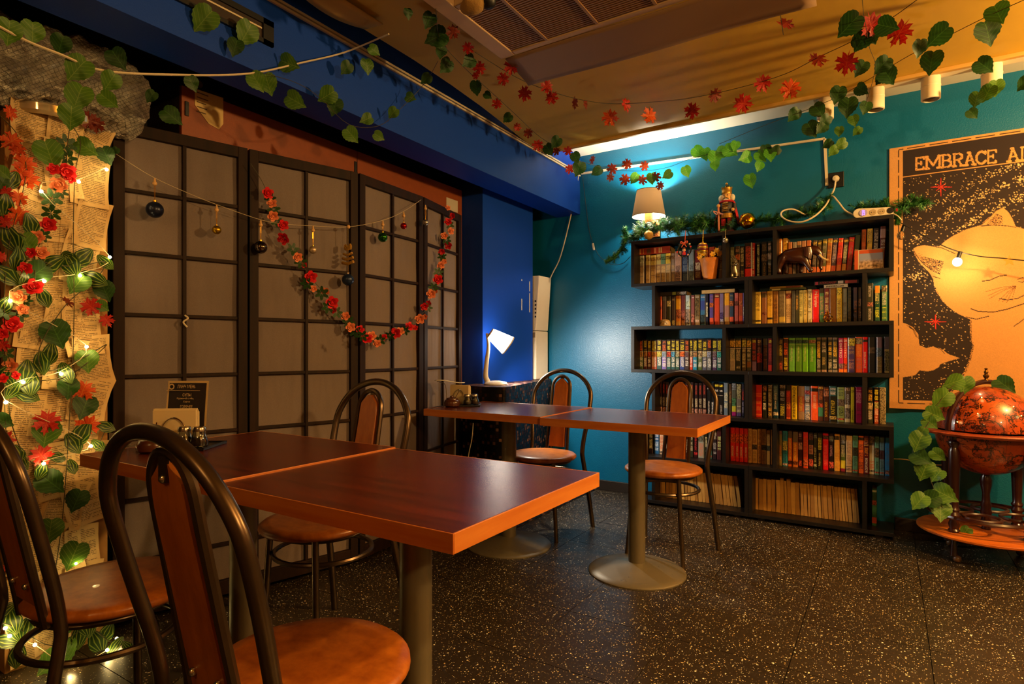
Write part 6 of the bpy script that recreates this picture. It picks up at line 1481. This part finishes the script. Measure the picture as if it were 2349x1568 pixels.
# ================================================================== globe drinks cabinet
gc = atD(2262, HOR, 3.0); GZ = 0.645; GR = 0.215
t = thing('globe_bar', 'antique style orange globe bar on a turned dark wooden stand', 'globe', (gc.x, gc.y, 0))
def off(a, b, z=0): v = RV*a + FV*b; return Vector((v.x, v.y, z))
def globe_mat(dk):
    g_ = NT('antique_globe_map_%d' % dk); p = g_.co(); n1 = g_.noise(p, 5.5, 8, 0.62); n2 = g_.noise(p, 30, 4)
    coast = g_.math('LESS_THAN', g_.math('ABSOLUTE', g_.math('SUBTRACT', n1, 0.52)), 0.012); coast = g_.math('MAXIMUM', coast, g_.math('MULTIPLY', g_.math('LESS_THAN', g_.math('ABSOLUTE', g_.math('SUBTRACT', g_.noise(p, 13, 6, 0.6), 0.5)), 0.014), 0.7)); land = g_.math('GREATER_THAN', n1, 0.52)
    s_ = g_.n('ShaderNodeSeparateXYZ', i_Vector=p)
    th_ = g_.math('ARCTAN2', s_.outputs[1], s_.outputs[0])
    grat = g_.math('LESS_THAN', g_.math('ABSOLUTE', g_.math('SUBTRACT', g_.math('FRACT', g_.math('MULTIPLY', th_, 12/(2*math.pi))), 0.5)), 0.012)
    base = g_.mix(land, lin('b04a14'), lin('98380c')); base = g_.mix(g_.math('MULTIPLY', n2, 0.5), base, lin('6a2208'))
    txt_ = g_.math('GREATER_THAN', g_.noise(g_.mapped(p, (60, 60, 160)), 1.0, 2), 0.66)
    c_ = g_.mix(g_.math('MAXIMUM', coast, g_.math('MULTIPLY', g_.math('MAXIMUM', grat, txt_), 0.5)), base, lin('240803'))
    g_.set(color=c_, rough=0.30, coat=0.35); return g_.mat
mg = globe_mat(1); mdw = M('dark_turned_wood', '2a0c08', 0.28, coat=0.3)
mp_ = 12
MB().lathe([(GR*math.cos(math.pi/2*k/mp_), GR*math.sin(math.pi/2*k/mp_)) for k in range(mp_+1)], (0,0,GZ+0.012), 56).build('upper_hemisphere', mg, t, smooth=True)
MB().lathe([(0.002, -GR)] + [(GR*math.sin(math.pi/2*k/mp_), -GR*math.cos(math.pi/2*k/mp_)) for k in range(1, mp_+1)], (0,0,GZ-0.004), 56).build('lower_hemisphere', mg, t, smooth=True)
MB().lathe([(GR-0.004, GZ-0.004), (0.272, GZ-0.012), (0.278, GZ-0.002), (0.272, GZ+0.004), (GR-0.004, GZ+0.004)], (0,0,0), 64).build('horizon_ring', wood('ring_wood', '5a1c08', 'a8481c', 0.35), t, smooth=True)
MB().tube([off(0.238*math.cos(a), 0.06*math.cos(a), GZ+0.012+0.238*math.sin(a)) for a in [math.pi*k/30 for k in range(31)]], 0.0125, 8).build('meridian_arc', mdw, t, smooth=True)
MB().lathe([(0.012, 0), (0.006, 0.010), (0.012, 0.020), (0.014, 0.026), (0.006, 0.034), (0.010, 0.044), (0.004, 0.054), (0.008, 0.062), (0, 0.066)], (0,0,GZ+0.255), 14).build('finial', M('dark_brass', '6a4a18', 0.3, 0.9), t, smooth=True)
LEGP = [(0.0175, 0.03), (0.014, 0.07), (0.012, 0.10), (0.024, 0.135), (0.020, 0.15), (0.026, 0.158), (0.020, 0.166), (0.025, 0.19), (0.018, 0.21), (0.027, 0.235), (0.020, 0.25), (0.026, 0.262), (0.019, 0.275), (0.021, 0.32), (0.026, 0.45), (0.024, 0.55), (0.018, 0.57), (0.026, 0.585), (0.026, 0.60), (0.018, 0.61), (0.022, 0.63), (0, 0.632)]
for a, b in ((-0.2, -0.05), (0.196, 0.045), (0.05, -0.2), (-0.05, 0.2)):
    c_ = off(a, b); MB().lathe(LEGP, c_, 16).build('leg', mdw, t, smooth=True)
    MB().lathe([(0, 0.045), (0.012, 0.045), (0.012, 0.03), (0, 0.03)], c_, 12).build('caster_stem', m_gold, t); MB().ball(c_ + Vector((0.012, -0.006, 0.018)), 0.018, 14, 10).build('caster', M('brown_caster', '5a3c20', 0.4), t, smooth=True)
MB().lathe([(0.0, 0.15), (0.020, 0.15), (0.016, 0.17), (0.024, 0.19), (0.018, 0.21), (0.026, 0.235), (0.020, 0.25), (0.024, 0.27), (0.018, 0.29), (0.016, 0.33), (0.024, 0.37), (0.026, 0.40), (0.018, 0.425), (0.022, GZ-GR), (0, GZ-GR)], (0,0,0), 16).build('centre_post', mdw, t, smooth=True)
mb_ = wood('base_wood', '7a3408', 'c0661c', 0.35, 0.6, 0)
MB().lathe([(0, 0.128), (0.285, 0.128), (0.293, 0.134), (0.293, 0.142), (0.285, 0.148), (0, 0.148)], (0,0,0), 56).build('base_disc', mb_, t, smooth=40)
for R_ in (0.245, ): MB().tube([(R_*math.cos(2*math.pi*k/48), R_*math.sin(2*math.pi*k/48), 0.228) for k in range(48)], 0.010, 6, True).build('bottle_ring', mdw, t, smooth=True)
for k in range(4):
    a = A + math.pi/4 + math.pi/2*k; MB().tube([(0.13*math.cos(a)+0.075*math.cos(2*math.pi*q/24), 0.13*math.sin(a)+0.075*math.sin(2*math.pi*q/24), 0.228) for q in range(24)], 0.008, 6, True).build('bottle_holder', M('brown_shelf_wood', '3a1c10', 0.4), t, smooth=True)
rg = random.Random(9)
ff = thing('fairy_light_string', 'tiny warm glowing dots added for reflections on the orange globe', 'fairy lights', gc + Vector((0,0,GZ+GR)))  # glowing dots on a wire, added in place of reflections on the globe
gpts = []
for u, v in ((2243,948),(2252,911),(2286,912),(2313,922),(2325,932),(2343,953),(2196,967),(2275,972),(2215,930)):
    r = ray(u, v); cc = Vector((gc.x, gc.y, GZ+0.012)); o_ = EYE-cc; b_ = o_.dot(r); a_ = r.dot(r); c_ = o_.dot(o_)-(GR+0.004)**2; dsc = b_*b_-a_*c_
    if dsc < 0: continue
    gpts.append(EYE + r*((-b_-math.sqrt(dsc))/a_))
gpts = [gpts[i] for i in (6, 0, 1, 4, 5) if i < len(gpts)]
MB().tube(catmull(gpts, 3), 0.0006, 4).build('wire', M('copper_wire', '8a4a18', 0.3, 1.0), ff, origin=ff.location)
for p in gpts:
    b = MB().ball((0,0,0), 0.0024, 8, 6).build('bulb', glow_mat('globe_glint_glow', 'ffc060', 5.0), ff, smooth=180); b.location = p - ff.location
    l = lamp('globe_glint_light', 'POINT', p, 0.010, (1.0, 0.62, 0.2), 0.008); l.parent = ff; l.location = p - ff.location + (EYE-p).normalized()*0.012  # added light beside each glint dot
def nearglobe(u, v): return atD(u, v, 2.93 if v > 975 else 2.95)
garland('ivy_garland', 'ivy vine climbing the left side of the globe bar', 'garland', [(2215,868),(2180,890),(2150,930),(2130,970),(2118,1000),(2125,1060),(2135,1100),(2150,1140),(2165,1170)],
    'g 2190 876 36,g 2212 880 36,g 2162 913 42,g 2141 950 36,g 2132 968 28,d 2303 882 38,g 2109 1010 40,d 2110 1048 36,g 2121 1076 40,g 2150 1042 28,g 2150 1088 30,g 2163 1132 44,g 2110 1148 36,d 2134 1144 38,g 2158 1168 40,g 2116 990 22', nearglobe, 0.0014, 0.3, szk=1.2)
garland('fallen_leaf', 'single green leaf lying on the globe bar base', 'leaf', [(2216,1218)], 'g 2216 1218 26 0.1', lambda u, v: atZ(u, v, 0.156), 0.001)
# ================================================================== things on the tables
ZT1, ZT2 = TA+0.0045, TA+0.0035
m_nap = M('paper_napkin', 'e8d2a0', 0.8); m_salt = M('salt', 'e8e0cc', 0.8); m_pep = M('ground_pepper', '7a5020', 0.8, var=0.5, vs=200); m_cer = M('brown_ceramic', '4a2410', 0.25, var=0.3); m_lid = M('steel_lid', '9a9080', 0.25, 1.0)
def pt(u, d, z): p = atD(u, HOR, d); return Vector((p.x, p.y, z))
def shaker(p, label, fill, s=1.0):
    t = thing('shaker', label, 'shaker', p, 0, 'glass shakers')
    t.scale = (s, s, s)
    MB().lathe([(0, 0), (0.020, 0), (0.026, 0.006), (0.027, 0.020), (0.021, 0.036), (0.018, 0.046), (0.018, 0.056), (0.0165, 0.056), (0.0165, 0.046), (0.0195, 0.036), (0.0255, 0.020), (0.0245, 0.007), (0, 0.004)], (0,0,0), 24).build('jar', m_glass, t, smooth=True)
    MB().lathe([(0, 0.0045), (0.0235, 0.008), (0.0242, 0.020), (0.020, 0.032), (0, 0.033)], (0,0,0), 20).build('contents', fill, t, smooth=True)
    MB().lathe([(0.0195, 0.052), (0.0195, 0.062), (0.017, 0.066), (0, 0.0675)], (0,0,0), 22).build('lid', m_lid, t, smooth=True)
def tray(p, rz, a, b, label):
    t = thing('tray', label, 'tray', p, rz); MB().box(-a, a, -b, b, 0, 0.004).build('plate', m_black, t, bevel=0.001)
    for x0, x1, y0, y1 in ((-a, a, -b, -b+0.004), (-a, a, b-0.004, b), (-a, -a+0.004, -b, b), (a-0.004, a, -b, b)): MB().box(x0, x1, y0, y1, 0.004, 0.009).build('rim', m_black, t)
def napkins(p, rz, label, s=1.0):
    t = thing('napkin_holder', label, 'napkin holder', p, rz, 'napkin holders'); t.scale = (s, s, s)
    for k in range(7): MB().box(-0.066+0.003*math.sin(k*3), 0.066+0.003*math.sin(k*3), -0.012+k*0.0038, -0.0088+k*0.0038, 0.004, 0.112+0.006*math.sin(k*2.1)).build('napkin', m_nap, t)
    for y in (-0.018, 0.020): MB().tube([(0.046*math.cos(a), y, 0.004+0.085*math.sin(a)) for a in [math.pi*k/18 for k in range(19)]], 0.0022, 6).build('arch', m_chrome, t, smooth=True)
    MB().box(-0.05, 0.05, -0.022, 0.024, 0.0, 0.003).build('foot', m_chrome, t)
def sugar(p, label, mt, spoon=True, s=1.0):
    t = thing('sugar_bowl', label, 'sugar bowl', p, 0, 'sugar bowls'); t.scale = (s, s, s)
    MB().lathe([(0, 0), (0.034, 0), (0.044, 0.008), (0.046, 0.024), (0.040, 0.038), (0.033, 0.042), (0.031, 0.042), (0.036, 0.036), (0.041, 0.022), (0.036, 0.008), (0, 0.005)], (0,0,0), 28).build('bowl', mt, t, smooth=True)
    MB().lathe([(0.033, 0.042), (0.031, 0.049), (0.012, 0.054), (0.011, 0.060), (0, 0.063)], (0,0,0), 24).build('lid', mt, t, smooth=True)
    if spoon: MB().tube(catmull([(0.02, -0.01, 0.035), (0.05, -0.02, 0.07), (0.075, -0.028, 0.098)], 4), 0.0016, 6).build('spoon', m_chrome, t, smooth=True)
tray(pt(420, 1.90, ZT1), A, 0.105, 0.075, 'black tray holding shakers on the foreground table')
zz = ZT1+0.0045
shaker(pt(423, 1.86, zz), 'glass pepper shaker on the tray of the foreground table', m_pep); shaker(pt(457, 1.86, zz), 'glass salt shaker on the tray of the foreground table', m_salt)
napkins(pt(404, 1.915, zz), A+0.1, 'chrome napkin holder full of napkins before the lunch menu')
sugar(pt(352, 1.80, ZT1), 'brown sugar bowl with spoon half hidden behind the foreground chair', m_cer)
mn = thing('lunch_menu', 'lunch menu sheet with black chalkboard print standing behind the napkins', 'menu', pt(421, 1.955, zz), A-0.06); mn.rotation_euler = (-0.10, 0, A-0.06)
def sheet(i, j): return (-0.074+0.148*i + 0.006*j*0.8, 0.006*math.sin(3*i+2*j), 0.205*j)
MB().grid(sheet, 8, 10).build('sheet', M('menu_paper', 'e0c48c', 0.7), mn, smooth=True)
def sheet2(i, j):
    a, b = 0.045+0.91*i, 0.02+0.945*j; x, y, z = sheet(a, b); return (x, y-0.0012, z)
MB().grid(sheet2, 8, 10).build('printed_panel', M('menu_chalkboard', '241410', 0.7, var=0.5, vs=30), mn, smooth=True)
mi = M('menu_print', 'e0c08c', 0.7)
def mtxt(s, cx_, z, wd, h):
    x, y, zz_ = sheet((cx_+0.074)/0.148, z/0.205); put_text(s, mi, mn, (cx_+0.006*z/0.205*0.8, y-0.0040, z), (1,0,0), (0,0,1), wd, h)
mtxt('ЛАНЧ МЕНЮ', 0.0, 0.186, 0.068, 0.012); mtxt('СУПЫ', 0.0, 0.158, 0.030, 0.010); mtxt('Куриный с яйцом', 0.0, 0.146, 0.068, 0.008); mtxt('Харчо', 0.0, 0.135, 0.024, 0.007); mtxt('ГОРЯЧЕЕ', 0.0, 0.119, 0.042, 0.010)
for x0, x1, z in ((-0.066, 0.066, 0.172),): MB().box(x0, x1, -0.006, -0.0015, z, z+0.0012).build('printed_rule', mi, mn)
spin(MB().lathe([(0.006, 0), (0.010, 0.0)], (0,0,0), 16).build('emblem', mi, mn), (math.pi/2, 0, 0), (-0.050, -0.0045, 0.185))
spin(MB().lathe([(0.0, 0), (0.006, 0.0)], (0,0,0), 6).build('emblem', mi, mn), (math.pi/2, 0, 0), (0.056, -0.0045, 0.185))
tray(pt(1072, 3.34, ZT2), A, 0.075, 0.06, 'small black tray holding shakers on the far table')
zz = ZT2+0.0045
shaker(pt(1072, 3.32, zz), 'glass salt shaker on the far table', m_salt, 0.95); shaker(pt(1089, 3.34, zz), 'glass pepper shaker on the far table', m_pep, 0.95)
napkins(pt(1056, 3.385, zz), A-0.5, 'chrome napkin holder with white napkins on the far table', 0.95)
sugar(pt(1037, 3.28, ZT2), 'dark brown sugar bowl on the far table beside the screens', m_cer, True, 1.0)
cp_ = pt(1042, 3.40, zz); o = MB().grid(lambda i, j: (-0.11+0.17*i, -0.03+0.06*j, 0.125+0.012*(1-i)+0.004*math.sin(6*i)), 6, 3).build('menu_card', M('cream_card', 'd8c496', 0.6), smooth=True); o.location = cp_; o.rotation_euler = (0, 0, A); sol = o.modifiers.new('thick', 'SOLIDIFY'); sol.thickness = 0.0015
tag(o, 'cream menu card lying tilted on top of the far napkin holder', 'menu')
MB().tube(catmull([(-0.10,0.0,0.130), (-0.055,0.0,0.115), (-0.045,0,0.06), (-0.045,0,0.0)], 4), 0.002, 6).build('clip_wire', m_chrome, o, smooth=True)
bx_ = pt(272, 1.90, ZT1)
t = thing('acrylic_stand', 'small clear acrylic stand at the pillar end of the foreground table', 'stand', bx_, A)
MB().box(-0.03, 0.03, -0.002, 0.002, 0.0, 0.045).build('front_plate', M('grey_acrylic', '8a8070', 0.15, alpha=0.6), t); MB().box(-0.03, 0.03, 0.0, 0.035, 0.0, 0.003).build('foot', MATS['grey_acrylic'], t)
# plush paws by the air conditioner and cloth at the ceiling edge
p0 = atZ(1085, 0, 2.345); t = thing('plush_paw', 'tan plush paw lying on the ceiling air conditioner edge', 'plush toy', p0)
MB().grid(lambda i, j: Vector((0.055*math.sin(math.pi*j)*math.cos(2*math.pi*i), 0.10*(j-0.5)*1.0, 0.03*math.sin(math.pi*j)*math.sin(2*math.pi*i)-0.02))*1.0, 18, 12).build('paw', M('tan_plush', 'b08848', 0.95, bump=0.5, bs=150), t, smooth=True)
MB().ball((0.055, 0.02, -0.01), 0.03, 14, 10).build('dark_pad', m_black, t, smooth=True)
q0 = atX(770, -10, -1.80)
o = MB().grid(lambda i, j: Vector((-1.86 + 0.10*j, 1.35 + 0.42*i, 2.405 - 0.035*math.sin(math.pi*i)*(1-j) - 0.01*j)), 12, 4).build('ceiling_cloth', M('cream_cloth', 'b08a48', 0.9, var=0.1), smooth=True); sol = o.modifiers.new('thick', 'SOLIDIFY'); sol.thickness = 0.006
tag(o, 'cream cloth fold sagging at the upper edge of the ochre ceiling', 'cloth')
# small bulbs and the globe's glint dots are seen directly; their light objects do the lighting, so they need no light sampling of their own
for nm in ('fairy_light_glow', 'globe_glint_glow', 'lit_festoon_bulb', 'cool_bulb_glow', 'white_bulb_glow', 'violet_digits'):
    for m_ in bpy.data.materials:
        if m_.name.split('.')[0] == nm: m_.cycles.emission_sampling = 'NONE'
